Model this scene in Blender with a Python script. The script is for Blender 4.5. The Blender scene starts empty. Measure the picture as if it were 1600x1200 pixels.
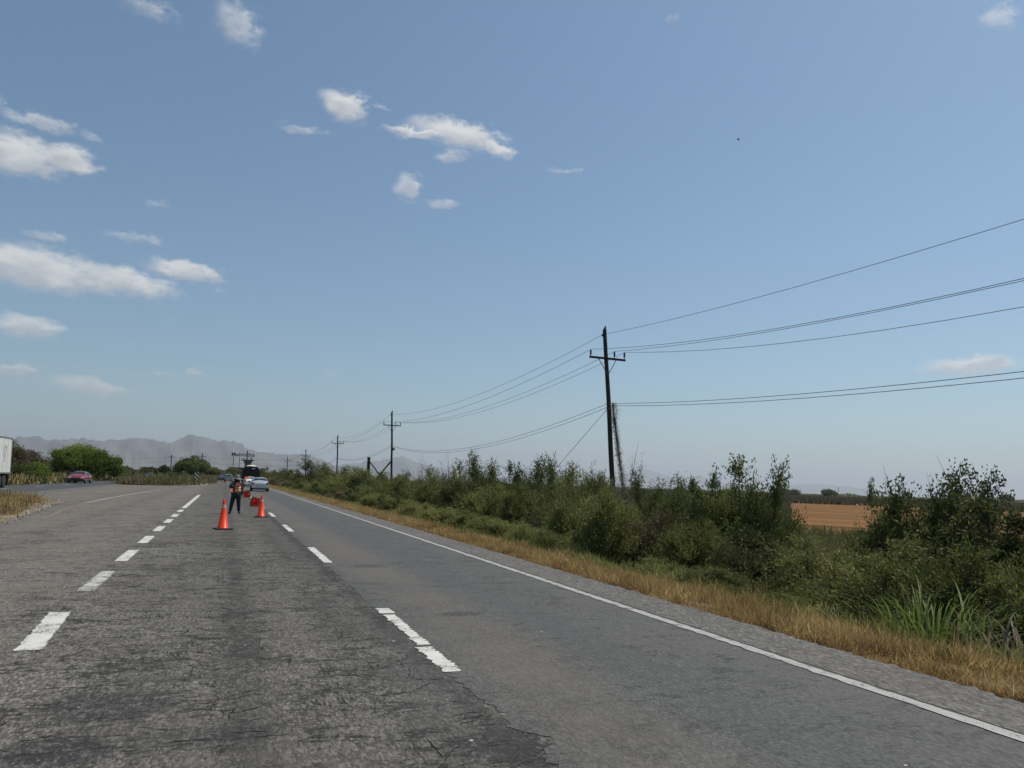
import bpy, bmesh, math, random
import numpy as np
from mathutils import Vector, Matrix, Euler

S = bpy.context.scene
COL = S.collection
R_ = math.radians
PI = math.pi
rng = np.random.default_rng(7)
random.seed(7)

# ------------------------------------------------------------------ camera
cam_d = bpy.data.cameras.new('camera'); cam = bpy.data.objects.new('camera', cam_d); COL.objects.link(cam)
S.camera = cam
cam_d.sensor_width = 36.0; cam_d.lens = 36.0 * 1150 / 1600
cam_d.shift_y = 91.79 / 1600
cam_d.clip_start = 0.1; cam_d.clip_end = 90000
YAW, PITCH, ROLL = R_(21.258), R_(3.2), R_(1.9244)
fw = Vector((math.sin(YAW) * math.cos(PITCH), math.cos(YAW) * math.cos(PITCH), math.sin(PITCH)))
rt = Vector((math.cos(YAW), -math.sin(YAW), 0)); up = rt.cross(fw)
r2 = rt * math.cos(ROLL) + up * math.sin(ROLL); u2 = up * math.cos(ROLL) - rt * math.sin(ROLL)
mt = Matrix((r2, u2, -fw)).transposed().to_4x4(); mt.translation = (0, 0, 1.65)
cam.matrix_world = mt

# ------------------------------------------------------------------ sun, sky, exposure
SUN_AZ, SUN_EL = R_(82), R_(61)
sd = bpy.data.lights.new('sun', 'SUN'); sun = bpy.data.objects.new('sun', sd); COL.objects.link(sun)
sd.energy = 5.0; sd.angle = R_(0.53); sd.color = (1.0, 0.93, 0.82)
sdir = Vector((math.sin(SUN_AZ) * math.cos(SUN_EL), math.cos(SUN_AZ) * math.cos(SUN_EL), math.sin(SUN_EL)))
sun.rotation_euler = sdir.to_track_quat('Z', 'Y').to_euler()
sun.location = (30, 10, 60)
S.view_settings.view_transform = 'Standard'; S.view_settings.look = 'None'
S.view_settings.gamma = 1.0; S.view_settings.exposure = -0.15
S.cycles.use_denoising = True; S.cycles.denoiser = 'OPENIMAGEDENOISE'; S.cycles.denoising_prefilter = 'ACCURATE'; S.cycles.denoising_input_passes = 'RGB_ALBEDO_NORMAL'

W = bpy.data.worlds.new('World'); S.world = W; W.use_nodes = True
wt = W.node_tree; wt.nodes.clear()
def N(t, typ, **kw):
    n = t.nodes.new(typ)
    for k, v in kw.items(): setattr(n, k, v)
    return n
def mth(t, op, a, b=None, c=None, clamp=False):
    n = t.nodes.new('ShaderNodeMath'); n.operation = op; n.use_clamp = clamp
    for i, v in enumerate((a, b, c)):
        if v is None: continue
        if isinstance(v, (int, float)): n.inputs[i].default_value = v
        else: t.links.new(v, n.inputs[i])
    return n.outputs[0]
def mixc(t, fac, a, b, mode='MIX'):
    n = t.nodes.new('ShaderNodeMix'); n.data_type = 'RGBA'; n.blend_type = mode
    for s, v in ((0, fac), (6, a), (7, b)):
        if isinstance(v, (int, float)): n.inputs[s].default_value = v
        elif isinstance(v, tuple): n.inputs[s].default_value = (*v, 1) if len(v) == 3 else v
        else: t.links.new(v, n.inputs[s])
    return n.outputs[2]
def sstep(t, v, a, b, o0=0.0, o1=1.0, lin=False):
    n = t.nodes.new('ShaderNodeMapRange'); n.interpolation_type = 'LINEAR' if lin else 'SMOOTHSTEP'
    t.links.new(v, n.inputs[0]); n.inputs[1].default_value = a; n.inputs[2].default_value = b
    n.inputs[3].default_value = o0; n.inputs[4].default_value = o1
    return n.outputs[0]
def noise(t, vec, scale, detail=4, rough=0.55, out=0, dist=0.0):
    n = t.nodes.new('ShaderNodeTexNoise'); n.inputs['Scale'].default_value = scale
    n.inputs['Detail'].default_value = detail; n.inputs['Roughness'].default_value = rough
    n.inputs['Distortion'].default_value = dist
    if vec is not None: t.links.new(vec, n.inputs['Vector'])
    return n.outputs[out]

SKY_STR = 0.1
sky = N(wt, 'ShaderNodeTexSky', sky_type='NISHITA', sun_disc=False, sun_elevation=SUN_EL, sun_rotation=SUN_AZ)
sky.altitude = 50; sky.air_density = 1.0; sky.dust_density = 0.9; sky.ozone_density = 1.0
tc = N(wt, 'ShaderNodeTexCoord'); sp = N(wt, 'ShaderNodeSeparateXYZ'); wt.links.new(tc.outputs['Generated'], sp.inputs[0])
az = mth(wt, 'MULTIPLY', mth(wt, 'ARCTAN2', sp.outputs[0], sp.outputs[1]), 180 / PI)
el = mth(wt, 'MULTIPLY', mth(wt, 'ARCSINE', sp.outputs[2]), 180 / PI)
cb = N(wt, 'ShaderNodeCombineXYZ'); wt.links.new(az, cb.inputs[0]); wt.links.new(el, cb.inputs[1])
stretch = N(wt, 'ShaderNodeVectorMath', operation='MULTIPLY'); wt.links.new(cb.outputs[0], stretch.inputs[0]); stretch.inputs[1].default_value = (0.55, 1.0, 1.0)
nz = noise(wt, stretch.outputs[0], 1.1, 9, 0.66, out=1)
off = N(wt, 'ShaderNodeVectorMath', operation='SUBTRACT'); wt.links.new(nz, off.inputs[0]); off.inputs[1].default_value = (0.5, 0.5, 0.5)
off2 = N(wt, 'ShaderNodeVectorMath', operation='MULTIPLY'); wt.links.new(off.outputs[0], off2.inputs[0]); off2.inputs[1].default_value = (3.2, 1.7, 0)
cp = N(wt, 'ShaderNodeVectorMath', operation='ADD'); wt.links.new(cb.outputs[0], cp.inputs[0]); wt.links.new(off2.outputs[0], cp.inputs[1])
CL = [(-13.823, 19.591, 2.565, 1.197, 0, 1), (-10.986, 19.989, 1.643, 0.768, 0, 1), (-12.739, 21.764, 2.112, 0.444, 0, 0.55), (-9.861, 21.659, 0.6, 0.306, 0, 0.3), (-14.859, 22.206, 0.401, 0.501, 0, 0.35), (7.2, 26.75, 1.75, 0.9, 10, 1), (10.0, 27.0, 0.8, 0.15, 0, 0.3), (12.9, 25.5, 2.6, 0.32, 2, 1), (16.105, 25.708, 3.549, 0.848, 6, 1), (19.19, 25.06, 1.326, 0.602, 15, 0.95), (15.715, 24.27, 1.212, 0.432, 0, 0.5), (4.1, 24.781, 1.588, 0.328, 0, 0.45), (12.31, 21.871, 1.091, 0.972, 0, 0.6), (15.158, 20.924, 1.308, 0.36, 0, 0.45), (24.699, 23.677, 1.42, 0.307, 0, 0.3), (-12.166, 12.872, 4.576, 1.29, 3, 1), (-7.6, 12.9, 3.6, 0.9, 5, 1.0), (-3.323, 14.232, 2.514, 0.654, 2, 0.9), (-6.699, 15.927, 1.782, 0.375, 0, 0.4), (-11.76, 14.975, 1.246, 0.319, 0, 0.45), (-12.463, 9.052, 1.815, 0.736, 0, 0.8), (-13.16, 6.242, 1.3, 0.368, 0, 0.55), (-8.806, 5.557, 2.331, 0.602, 3, 0.62), (-4.368, 6.947, 0.734, 0.224, 0, 0.42), (-2.299, 7.138, 0.591, 0.227, 0, 0.4), (-6.598, 29.821, 1.818, 0.63, 0, 0.4), (-0.848, 30.427, 1.861, 1.162, 20, 0.5), (54.857, 29.443, 0.928, 0.608, 20, 0.5), (32.836, 32.99, 0.593, 0.26, 0, 0.3), (53.19, 8.872, 2.448, 0.588, 0, 0.8), (50.394, 8.716, 0.535, 0.216, 0, 0.3), (-5.35, 18.352, 0.895, 0.29, 0, 0.35), (-1.035, 13.076, 0.518, 0.224, 0, 0.3), (7.089, 7.884, 0.659, 0.287, 0, 0.25)]
acc = None
for (a, e, ra, re, ro, s) in CL:
    mp = N(wt, 'ShaderNodeMapping', vector_type='TEXTURE'); wt.links.new(cp.outputs[0], mp.inputs[0])
    mp.inputs['Location'].default_value = (a, e, 0); mp.inputs['Rotation'].default_value = (0, 0, -R_(ro))
    mp.inputs['Scale'].default_value = (ra * 1.4, re * 1.45, 1)
    ln = N(wt, 'ShaderNodeVectorMath', operation='LENGTH'); wt.links.new(mp.outputs[0], ln.inputs[0])
    v = mth(wt, 'MULTIPLY', mth(wt, 'SUBTRACT', 1.0, ln.outputs['Value'], clamp=True), s * 1.5 + 0.25)
    v = mth(wt, 'MINIMUM', v, s * 1.0 + 0.1)
    sy_ = N(wt, 'ShaderNodeSeparateXYZ'); wt.links.new(mp.outputs[0], sy_.inputs[0])
    sh_ = mth(wt, 'MULTIPLY', v, mth(wt, 'ADD', mth(wt, 'MULTIPLY', sy_.outputs[1], 0.5), 0.5))
    shd = sh_ if acc is None else mth(wt, 'MAXIMUM', shd, sh_)
    acc = v if acc is None else mth(wt, 'MAXIMUM', acc, v)
n2 = noise(wt, stretch.outputs[0], 2.2, 8, 0.62)
dens = mth(wt, 'SUBTRACT', acc, mth(wt, 'MULTIPLY', mth(wt, 'SUBTRACT', n2, 0.36), 0.85))
cmask = mth(wt, 'MULTIPLY', sstep(wt, dens, -0.05, 1.05), 0.86)
n3 = noise(wt, stretch.outputs[0], 0.7, 5, 0.6)
SKY_SAT = mixc(wt, 1.0, sky.outputs[0], (0.86, 1.065, 1.11), 'MULTIPLY')
ccol = mixc(wt, sstep(wt, mth(wt, 'ADD', mth(wt, 'DIVIDE', shd, mth(wt, 'ADD', acc, 0.001)), mth(wt, 'MULTIPLY', mth(wt, 'SUBTRACT', n3, 0.5), 0.9)), 0.25, 0.72), (5.4, 5.7, 6.0), (8.8, 8.8, 8.6))  # sunlit tops and grey undersides are painted into the cloud colour
skymix = mixc(wt, cmask, SKY_SAT, ccol)
bg = N(wt, 'ShaderNodeBackground'); bg.inputs[1].default_value = SKY_STR
wt.links.new(skymix, bg.inputs[0]); wo = N(wt, 'ShaderNodeOutputWorld'); wt.links.new(bg.outputs[0], wo.inputs[0])

# ------------------------------------------------------------------ helpers
def tag(o, label=None, cat=None, group=None, kind=None):
    if label: o['label'] = label
    if cat: o['category'] = cat
    if group: o['group'] = group
    if kind: o['kind'] = kind
    return o
def empty(name, loc=(0, 0, 0), rz=0.0, label=None, cat=None, group=None):
    o = bpy.data.objects.new(name, None); COL.objects.link(o); o.empty_display_size = 0.3
    o.location = loc; o.rotation_euler = (0, 0, rz)
    return tag(o, label, cat, group)
def link(name, me, parent=None, mat=None, loc=None):
    o = bpy.data.objects.new(name, me); COL.objects.link(o)
    if mat is not None and len(me.materials) == 0: me.materials.append(mat)
    if parent: o.parent = parent
    if loc: o.location = loc
    return o
class MB:
    def __init__(s): s.v = []; s.f = []
    def add(s, vs, fs):
        k = len(s.v); s.v += [tuple(v) for v in vs]; s.f += [tuple(i + k for i in f) for f in fs]; return s
    def box(s, c, d, rot=None, taper=1.0):
        hx, hy, hz = d[0] / 2, d[1] / 2, d[2] / 2
        vs = [Vector((x * hx * (taper if z > 0 else 1), y * hy * (taper if z > 0 else 1), z * hz)) for z in (-1, 1) for y in (-1, 1) for x in (-1, 1)]
        if rot is not None: vs = [rot @ v for v in vs]
        vs = [v + Vector(c) for v in vs]
        return s.add(vs, [(0, 2, 3, 1), (4, 5, 7, 6), (0, 1, 5, 4), (2, 6, 7, 3), (0, 4, 6, 2), (1, 3, 7, 5)])
    def tube(s, pts, rad, n=8, cap=True):
        pts = [Vector(p) for p in pts]; k = len(pts)
        rr = rad if isinstance(rad, (list, tuple)) else [rad] * k
        vs = []
        for i, p in enumerate(pts):
            d = (pts[min(i + 1, k - 1)] - pts[max(i - 1, 0)]).normalized()
            a = d.cross(Vector((0, 0, 1)))
            if a.length < 0.05: a = d.cross(Vector((0, 1, 0)))
            a.normalize(); b = d.cross(a)
            for j in range(n):
                t = 2 * PI * j / n; vs.append(p + (a * math.cos(t) + b * math.sin(t)) * rr[i])
        fs = [(i * n + j, i * n + (j + 1) % n, (i + 1) * n + (j + 1) % n, (i + 1) * n + j) for i in range(k - 1) for j in range(n)]
        if cap: fs += [tuple(range(n))[::-1], tuple((k - 1) * n + j for j in range(n))]
        return s.add(vs, fs)
    def lathe(s, prof, c=(0, 0, 0), n=24, rot=None, sy=1.0):
        vs = []
        for r, z in prof:
            for j in range(n):
                t = 2 * PI * j / n; v = Vector((r * math.cos(t), r * math.sin(t) * sy, z))
                if rot is not None: v = rot @ v
                vs.append(v + Vector(c))
        k = len(prof)
        fs = [(i * n + j, i * n + (j + 1) % n, (i + 1) * n + (j + 1) % n, (i + 1) * n + j) for i in range(k - 1) for j in range(n)]
        fs += [tuple(range(n))[::-1], tuple((k - 1) * n + j for j in range(n))]
        return s.add(vs, fs)
    def prism(s, poly, y0, y1):      # polygon in xz, extruded along y
        k = len(poly); vs = [(x, y0, z) for x, z in poly] + [(x, y1, z) for x, z in poly]
        fs = [tuple(range(k)), tuple(range(k, 2 * k))[::-1]] + [(i, i + k, (i + 1) % k + k, (i + 1) % k) for i in range(k)]
        return s.add(vs, fs)
    def mesh(s, name, smooth=False, mat=None):
        me = bpy.data.meshes.new(name); me.from_pydata([tuple(v) for v in s.v], [], s.f); me.update()
        bm = bmesh.new(); bm.from_mesh(me); bmesh.ops.recalc_face_normals(bm, faces=bm.faces); bm.to_mesh(me); bm.free()
        if smooth:
            for p in me.polygons: p.use_smooth = True
        if mat is not None: me.materials.append(mat)
        return me
    def build(s, name, mat, parent=None, smooth=False, bevel=0.0, label=None):
        o = link(name, s.mesh(name, smooth, mat), parent)
        if bevel:
            m = o.modifiers.new('bevel', 'BEVEL'); m.width = bevel; m.segments = 2; m.limit_method = 'ANGLE'
        if label: o['label'] = label
        return o
def np_mesh(name, V, F, mat=None, tint=None):
    """V (n,3) float, F (m,k) int"""
    V = np.ascontiguousarray(V, dtype=np.float32); F = np.ascontiguousarray(F, dtype=np.int32)
    me = bpy.data.meshes.new(name); m, k = F.shape
    me.vertices.add(len(V)); me.vertices.foreach_set('co', V.ravel())
    me.loops.add(m * k); me.loops.foreach_set('vertex_index', F.ravel())
    me.polygons.add(m); me.polygons.foreach_set('loop_start', np.arange(0, m * k, k, dtype=np.int32))
    me.polygons.foreach_set('loop_total', np.full(m, k, dtype=np.int32))
    if tint is not None:
        at = me.attributes.new('tint', 'FLOAT', 'POINT'); at.data.foreach_set('value', np.ascontiguousarray(tint, dtype=np.float32))
    me.update(calc_edges=True); me.validate()
    if mat is not None: me.materials.append(mat)
    return me
def copy_tree(o, parent=None):
    c = o.copy(); COL.objects.link(c); c.parent = parent
    for ch in list(o.children): copy_tree(ch, c)
    return c
def unit(a): return a / np.maximum(np.linalg.norm(a, axis=-1, keepdims=True), 1e-9)
def leaves(c, d, L, Wd, g=rng, fold=0.0):
    """rhombic leaves from base points c along d; returns V,F"""
    n = len(c); d = unit(d); r = g.normal(size=(n, 3)); s = unit(np.cross(d, r))
    L = np.broadcast_to(L, (n,))[:, None]; Wd = np.broadcast_to(Wd, (n,))[:, None]
    mid = c + d * L * 0.45
    if fold: mid = mid + np.cross(d, s) * L * fold * g.normal(size=(n, 1))
    V = np.stack([c, mid + s * Wd / 2, c + d * L, mid - s * Wd / 2], 1).reshape(-1, 3)
    F = np.arange(4 * n).reshape(n, 4)
    return V, F

# ------------------------------------------------------------------ materials
def newmat(name):
    m = bpy.data.materials.new(name); m.use_nodes = True; t = m.node_tree
    return m, t, t.nodes['Principled BSDF']
def plain(name, col, rough=0.6, metal=0.0, var=0.12, vs=8.0, spec=0.5, coat=0.0, bump=0.0):
    m, t, p = newmat(name); p.inputs['Roughness'].default_value = rough; p.inputs['Metallic'].default_value = metal
    p.inputs['Specular IOR Level'].default_value = spec
    if coat: p.inputs['Coat Weight'].default_value = coat; p.inputs['Coat Roughness'].default_value = 0.08
    c = N(t, 'ShaderNodeTexCoord'); n = noise(t, c.outputs['Object'], vs, 5, 0.6)
    a = tuple(x * (1 - var) for x in col); b = tuple(min(1, x * (1 + var)) for x in col)
    t.links.new(mixc(t, sstep(t, n, 0.3, 0.7), a, b), p.inputs['Base Color'])
    if bump:
        bp = N(t, 'ShaderNodeBump'); bp.inputs['Strength'].default_value = bump; bp.inputs['Distance'].default_value = 0.02
        t.links.new(n, bp.inputs['Height']); t.links.new(bp.outputs[0], p.inputs['Normal'])
    return m
def foliage(name, c0, c1, c2=None, transl=0.3, rough=0.55, tintsrc=True):
    m, t, p = newmat(name); p.inputs['Roughness'].default_value = rough; p.inputs['Specular IOR Level'].default_value = 0.15
    at = N(t, 'ShaderNodeAttribute', attribute_name='tint')
    oi = N(t, 'ShaderNodeObjectInfo'); c = N(t, 'ShaderNodeTexCoord')
    n = noise(t, c.outputs['Object'], 2.3, 3, 0.6)
    f = mth(t, 'ADD', mth(t, 'MULTIPLY', at.outputs['Fac'], 0.6), mth(t, 'MULTIPLY', n, 0.5))
    f = mth(t, 'ADD', f, mth(t, 'MULTIPLY', mth(t, 'SUBTRACT', oi.outputs['Random'], 0.5), 0.5))
    col = mixc(t, sstep(t, f, 0.2, 0.85, lin=True), c0, c1)
    if c2: col = mixc(t, sstep(t, at.outputs['Fac'], 0.86, 0.97), col, c2)
    t.links.new(col, p.inputs['Base Color'])
    tr = N(t, 'ShaderNodeBsdfTranslucent'); t.links.new(col, tr.inputs[0])
    mx = N(t, 'ShaderNodeMixShader'); mx.inputs[0].default_value = transl
    t.links.new(p.outputs[0], mx.inputs[1]); t.links.new(tr.outputs[0], mx.inputs[2])
    t.links.new(mx.outputs[0], t.nodes['Material Output'].inputs[0])
    return m

def ellmask(t, xy, cx, cy, rx, ry, wob, soft=0.35, wamp=3.6):
    a = N(t, 'ShaderNodeMapping', vector_type='TEXTURE'); t.links.new(xy, a.inputs[0])
    a.inputs['Location'].default_value = (cx, cy, 0); a.inputs['Scale'].default_value = (rx, ry, 1)
    l = N(t, 'ShaderNodeVectorMath', operation='LENGTH'); t.links.new(a.outputs[0], l.inputs[0])
    v = mth(t, 'ADD', l.outputs['Value'], mth(t, 'MULTIPLY', mth(t, 'SUBTRACT', wob, 0.5), wamp))
    return sstep(t, v, 1.0 + soft / 2, 1.0 - soft / 2)

def asphalt(name, lo, hi, agg=85.0, aggk=1.0, crack=1.0, crkscale=1.3, brown=0.5, patches=(), stains=(), ruts=None, bump=0.5, rough=0.9, longs=(), wamp=3.6):
    m, t, p = newmat(name); p.inputs['Roughness'].default_value = rough; p.inputs['Specular IOR Level'].default_value = 0.25
    c = N(t, 'ShaderNodeTexCoord').outputs['Object']
    gm = N(t, 'ShaderNodeMapping'); t.links.new(c, gm.inputs[0]); gm.inputs['Scale'].default_value = (1.0, 0.36, 1.0); gc = gm.outputs[0]
    vo = N(t, 'ShaderNodeTexVoronoi', feature='F1'); vo.inputs['Scale'].default_value = agg; t.links.new(gc, vo.inputs['Vector'])
    bw = N(t, 'ShaderNodeSeparateColor'); t.links.new(vo.outputs['Color'], bw.inputs[0])
    fine = noise(t, c, 34, 3, 0.7)
    big = noise(t, c, 0.33, 6, 0.62); mid = noise(t, c, 2.4, 6, 0.65)
    med = noise(t, gc, 14, 5, 0.8)
    vo2 = N(t, 'ShaderNodeTexVoronoi', feature='F1'); vo2.inputs['Scale'].default_value = agg * 2.3; t.links.new(gc, vo2.inputs['Vector']); bw2 = N(t, 'ShaderNodeSeparateColor'); t.links.new(vo2.outputs['Color'], bw2.inputs[0])
    vo3 = N(t, 'ShaderNodeTexVoronoi', feature='F1'); vo3.inputs['Scale'].default_value = agg * 0.45; t.links.new(gc, vo3.inputs['Vector']); bw3 = N(t, 'ShaderNodeSeparateColor'); t.links.new(vo3.outputs['Color'], bw3.inputs[0])
    g = mth(t, 'ADD', mth(t, 'MULTIPLY', mth(t, 'POWER', bw.outputs[0], 1.8), 0.62 * aggk), mth(t, 'ADD', mth(t, 'MULTIPLY', bw2.outputs[0], 0.28), mth(t, 'MULTIPLY', bw3.outputs[0], 0.18)))
    g = mth(t, 'ADD', g, mth(t, 'MULTIPLY', mth(t, 'SUBTRACT', sstep(t, med, 0.36, 0.64), 0.5), 0.14 * aggk))
    col = mixc(t, g, lo, hi)
    # large tone differences and a brownish film of dust
    col = mixc(t, mth(t, 'MULTIPLY', sstep(t, big, 0.38, 0.66), brown), col, (0.115, 0.102, 0.084))
    tone = mth(t, 'ADD', 0.86, mth(t, 'MULTIPLY', mid, 0.28))
    tn = N(t, 'ShaderNodeCombineColor')
    for i in range(3): t.links.new(tone, tn.inputs[i])
    col = mixc(t, 1.0, col, tn.outputs[0], 'MULTIPLY')
    h = mth(t, 'MULTIPLY', vo.outputs['Distance'], -0.6)
    # ragged cracks, mostly across the road
    def cracks(sc, sx, sy, th, wamp, seed):
        mp = N(t, 'ShaderNodeMapping'); t.links.new(c, mp.inputs[0]); mp.inputs['Scale'].default_value = (sx, sy, 1); mp.inputs['Location'].default_value = (seed, seed * 1.7, 0)
        w = noise(t, mp.outputs[0], 2.6, 5, 0.68, out=1)
        ws = N(t, 'ShaderNodeVectorMath', operation='SCALE'); t.links.new(w, ws.inputs[0]); ws.inputs['Scale'].default_value = wamp
        ad = N(t, 'ShaderNodeVectorMath', operation='ADD'); t.links.new(mp.outputs[0], ad.inputs[0]); t.links.new(ws.outputs[0], ad.inputs[1])
        v = N(t, 'ShaderNodeTexVoronoi', feature='DISTANCE_TO_EDGE'); v.inputs['Scale'].default_value = sc; t.links.new(ad.outputs[0], v.inputs['Vector'])
        wid = noise(t, c, 5.0, 3, 0.7)
        return sstep(t, mth(t, 'SUBTRACT', v.outputs['Distance'], mth(t, 'MULTIPLY', mth(t, 'SUBTRACT', wid, 0.5), th * 3.0)), th * 1.0, th * 0.45)
    if crack > 0:
        zone = sstep(t, noise(t, c, 0.5, 6, 0.7), 0.47, 0.60)
        zone2 = sstep(t, noise(t, c, 1.9, 6, 0.7), 0.46, 0.54)
        zb = mth(t, 'ADD', mth(t, 'MULTIPLY', zone2, 0.85), 0.15)
        c1 = mth(t, 'MULTIPLY', cracks(crkscale * 0.8, 0.40, 1.0, 0.022, 1.2, 3.1), zb)
        c1b = mth(t, 'MULTIPLY', cracks(crkscale * 1.9, 0.34, 1.25, 0.030, 1.3, 14.7), mth(t, 'MULTIPLY', zone2, 0.95))
        c2 = mth(t, 'MULTIPLY', cracks(crkscale * 4.2, 0.42, 1.25, 0.045, 1.2, 9.2), mth(t, 'MULTIPLY', zone, zone2))
        c3 = mth(t, 'MAXIMUM', c1b, mth(t, 'MULTIPLY', cracks(crkscale * 1.1, 1.5, 0.30, 0.020, 1.1, 22.2), mth(t, 'MULTIPLY', zone, 0.8)))
        ck = mth(t, 'MULTIPLY', mth(t, 'MAXIMUM', mth(t, 'MAXIMUM', c1, c2), c3), crack, clamp=True)
        col = mixc(t, mth(t, 'MULTIPLY', ck, 0.97), col, (0.012, 0.0115, 0.011))
        h = mth(t, 'SUBTRACT', h, mth(t, 'MULTIPLY', ck, 2.0))
        if longs:
            sx_ = N(t, 'ShaderNodeSeparateXYZ'); t.links.new(c, sx_.inputs[0]); lw_ = mth(t, 'ADD', sx_.outputs[0], mth(t, 'MULTIPLY', mth(t, 'SUBTRACT', noise(t, c, 0.7, 4, 0.6), 0.5), 0.7))
            rag = sstep(t, noise(t, c, 9.0, 8, 0.85), 0.55, 0.60)
            for (x0, wd, k) in longs:
                lk = mth(t, 'MULTIPLY', mth(t, 'MULTIPLY', sstep(t, mth(t, 'ABSOLUTE', mth(t, 'SUBTRACT', lw_, x0)), wd, wd * 0.2), rag), k)
                col = mixc(t, lk, col, (0.016, 0.015, 0.014)); h = mth(t, 'SUBTRACT', h, lk)
    if ruts:
        s = N(t, 'ShaderNodeSeparateXYZ'); t.links.new(c, s.inputs[0])
        wobx = mth(t, 'ADD', s.outputs[0], mth(t, 'MULTIPLY', mth(t, 'SUBTRACT', mid, 0.5), 0.5))
        for (x0, wd, k, rc) in ruts:
            mk = mth(t, 'MULTIPLY', sstep(t, mth(t, 'ABSOLUTE', mth(t, 'SUBTRACT', wobx, x0)), wd, wd * 0.25), k)
            mk = mth(t, 'MULTIPLY', mk, sstep(t, big, 0.25, 0.55))
            col = mixc(t, mk, col, mixc(t, g, tuple(x * 0.7 for x in rc), tuple(x * 1.3 for x in rc)))
    wmp = N(t, 'ShaderNodeMapping'); t.links.new(c, wmp.inputs[0]); wmp.inputs['Scale'].default_value = (1.0, 2.6, 1)
    wob = noise(t, wmp.outputs[0], 3.6, 9, 0.78)
    pnz = sstep(t, noise(t, gc, 26, 4, 0.8), 0.44, 0.56)
    for (cx, cy, rx, ry, k, pc) in patches:
        mk = mth(t, 'MULTIPLY', ellmask(t, c, cx, cy, rx, ry, wob, wamp=wamp), mth(t, 'MULTIPLY', mth(t, 'ADD', 0.35, mth(t, 'MULTIPLY', pnz, 0.8)), k), clamp=True)
        pcol = mixc(t, g, tuple(x * 0.72 for x in pc), tuple(x * 1.25 for x in pc))
        col = mixc(t, mk, col, pcol)
    vg = N(t, 'ShaderNodeTexVoronoi', feature='F1'); vg.inputs['Scale'].default_value = 7; t.links.new(c, vg.inputs['Vector']); sg = N(t, 'ShaderNodeSeparateColor'); t.links.new(vg.outputs['Color'], sg.inputs[0])
    grit = mth(t, 'MULTIPLY', mth(t, 'LESS_THAN', vg.outputs['Distance'], mth(t, 'MULTIPLY', sg.outputs[1], 0.11)), mth(t, 'GREATER_THAN', sg.outputs[0], 0.9))
    col = mixc(t, grit, col, (0.42, 0.39, 0.34))
    t.links.new(col, p.inputs['Base Color'])
    bp = N(t, 'ShaderNodeBump'); bp.inputs['Strength'].default_value = bump; bp.inputs['Distance'].default_value = 0.008
    t.links.new(h, bp.inputs['Height']); t.links.new(bp.outputs[0], p.inputs['Normal'])
    return m

M = {}
M['old'] = asphalt('old_asphalt', (0.012, 0.0115, 0.0103), (0.246, 0.231, 0.205), agg=62, longs=((0.12, 0.20, 0.9), (1.25, 0.35, 0.6), (-0.7, 0.25, 0.45)), crack=1.5, brown=0.35,
    patches=[(-0.62, 5.9, 0.42, 0.42, 0.85, (0.034, 0.034, 0.034)), (-0.85, 5.0, 0.30, 0.28, 0.9, (0.034, 0.034, 0.035)), (-0.1, 5.1, 0.5, 0.22, 0.6, (0.036, 0.036, 0.036)),
             (-0.35, 6.6, 0.5, 0.16, 0.5, (0.06, 0.058, 0.055)), (1.62, 5.9, 0.3, 0.9, 0.6, (0.075, 0.075, 0.073)), (1.72, 4.45, 0.34, 0.28, 1.0, (0.036, 0.036, 0.036)), (1.75, 7.6, 0.14, 0.8, 0.6, (0.06, 0.06, 0.058))],
    ruts=[(0.1, 1.9, 0.30, (0.052, 0.051, 0.048)), (1.80, 0.17, 0.75, (0.026, 0.0255, 0.025)), (0.25, 0.25, 0.45, (0.040, 0.039, 0.037)), (1.45, 0.6, 0.55, (0.055, 0.054, 0.051)), (-3.0, 1.4, 0.5, (0.165, 0.15, 0.13)), (-5.4, 1.6, 0.65, (0.158, 0.14, 0.12)), (-9.0, 3.5, 0.8, (0.15, 0.134, 0.115))], bump=0.55)
M['new'] = asphalt('smooth_asphalt', (0.038, 0.039, 0.038), (0.126, 0.126, 0.121), agg=95, aggk=1.0, crack=0.55, crkscale=0.9, brown=0.2, wamp=1.3, longs=((3.3, 0.05, 0.35), (4.3, 0.05, 0.3)),
    patches=[(2.86, 8.9, 0.27, 0.16, 0.75, (0.04, 0.04, 0.039)), (2.62, 14.1, 0.34, 0.3, 0.7, (0.04, 0.04, 0.04)), (2.4, 19.5, 0.3, 0.12, 0.5, (0.04, 0.04, 0.04)), (2.2, 24.5, 0.25, 0.2, 0.5, (0.04, 0.04, 0.04)),
             (4.45, 11.55, 0.62, 0.035, 0.9, (0.03, 0.03, 0.03)), (3.9, 16.5, 0.4, 0.05, 0.5, (0.05, 0.05, 0.05))],
    ruts=[(2.6, 0.75, 0.75, (0.112, 0.101, 0.086)), (4.95, 0.3, 0.4, (0.095, 0.092, 0.087)), (3.7, 0.5, 0.5, (0.068, 0.070, 0.071))], bump=0.25, rough=0.78)
M['shoulder'] = asphalt('shoulder_asphalt', (0.030, 0.029, 0.027), (0.215, 0.205, 0.190), agg=60, crack=0.3, brown=0.2, bump=0.5)
M['oncoming'] = asphalt('dark_asphalt', (0.042, 0.045, 0.048), (0.072, 0.075, 0.078), agg=80, crack=0.3, brown=0.1, bump=0.2, rough=0.85)

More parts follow.
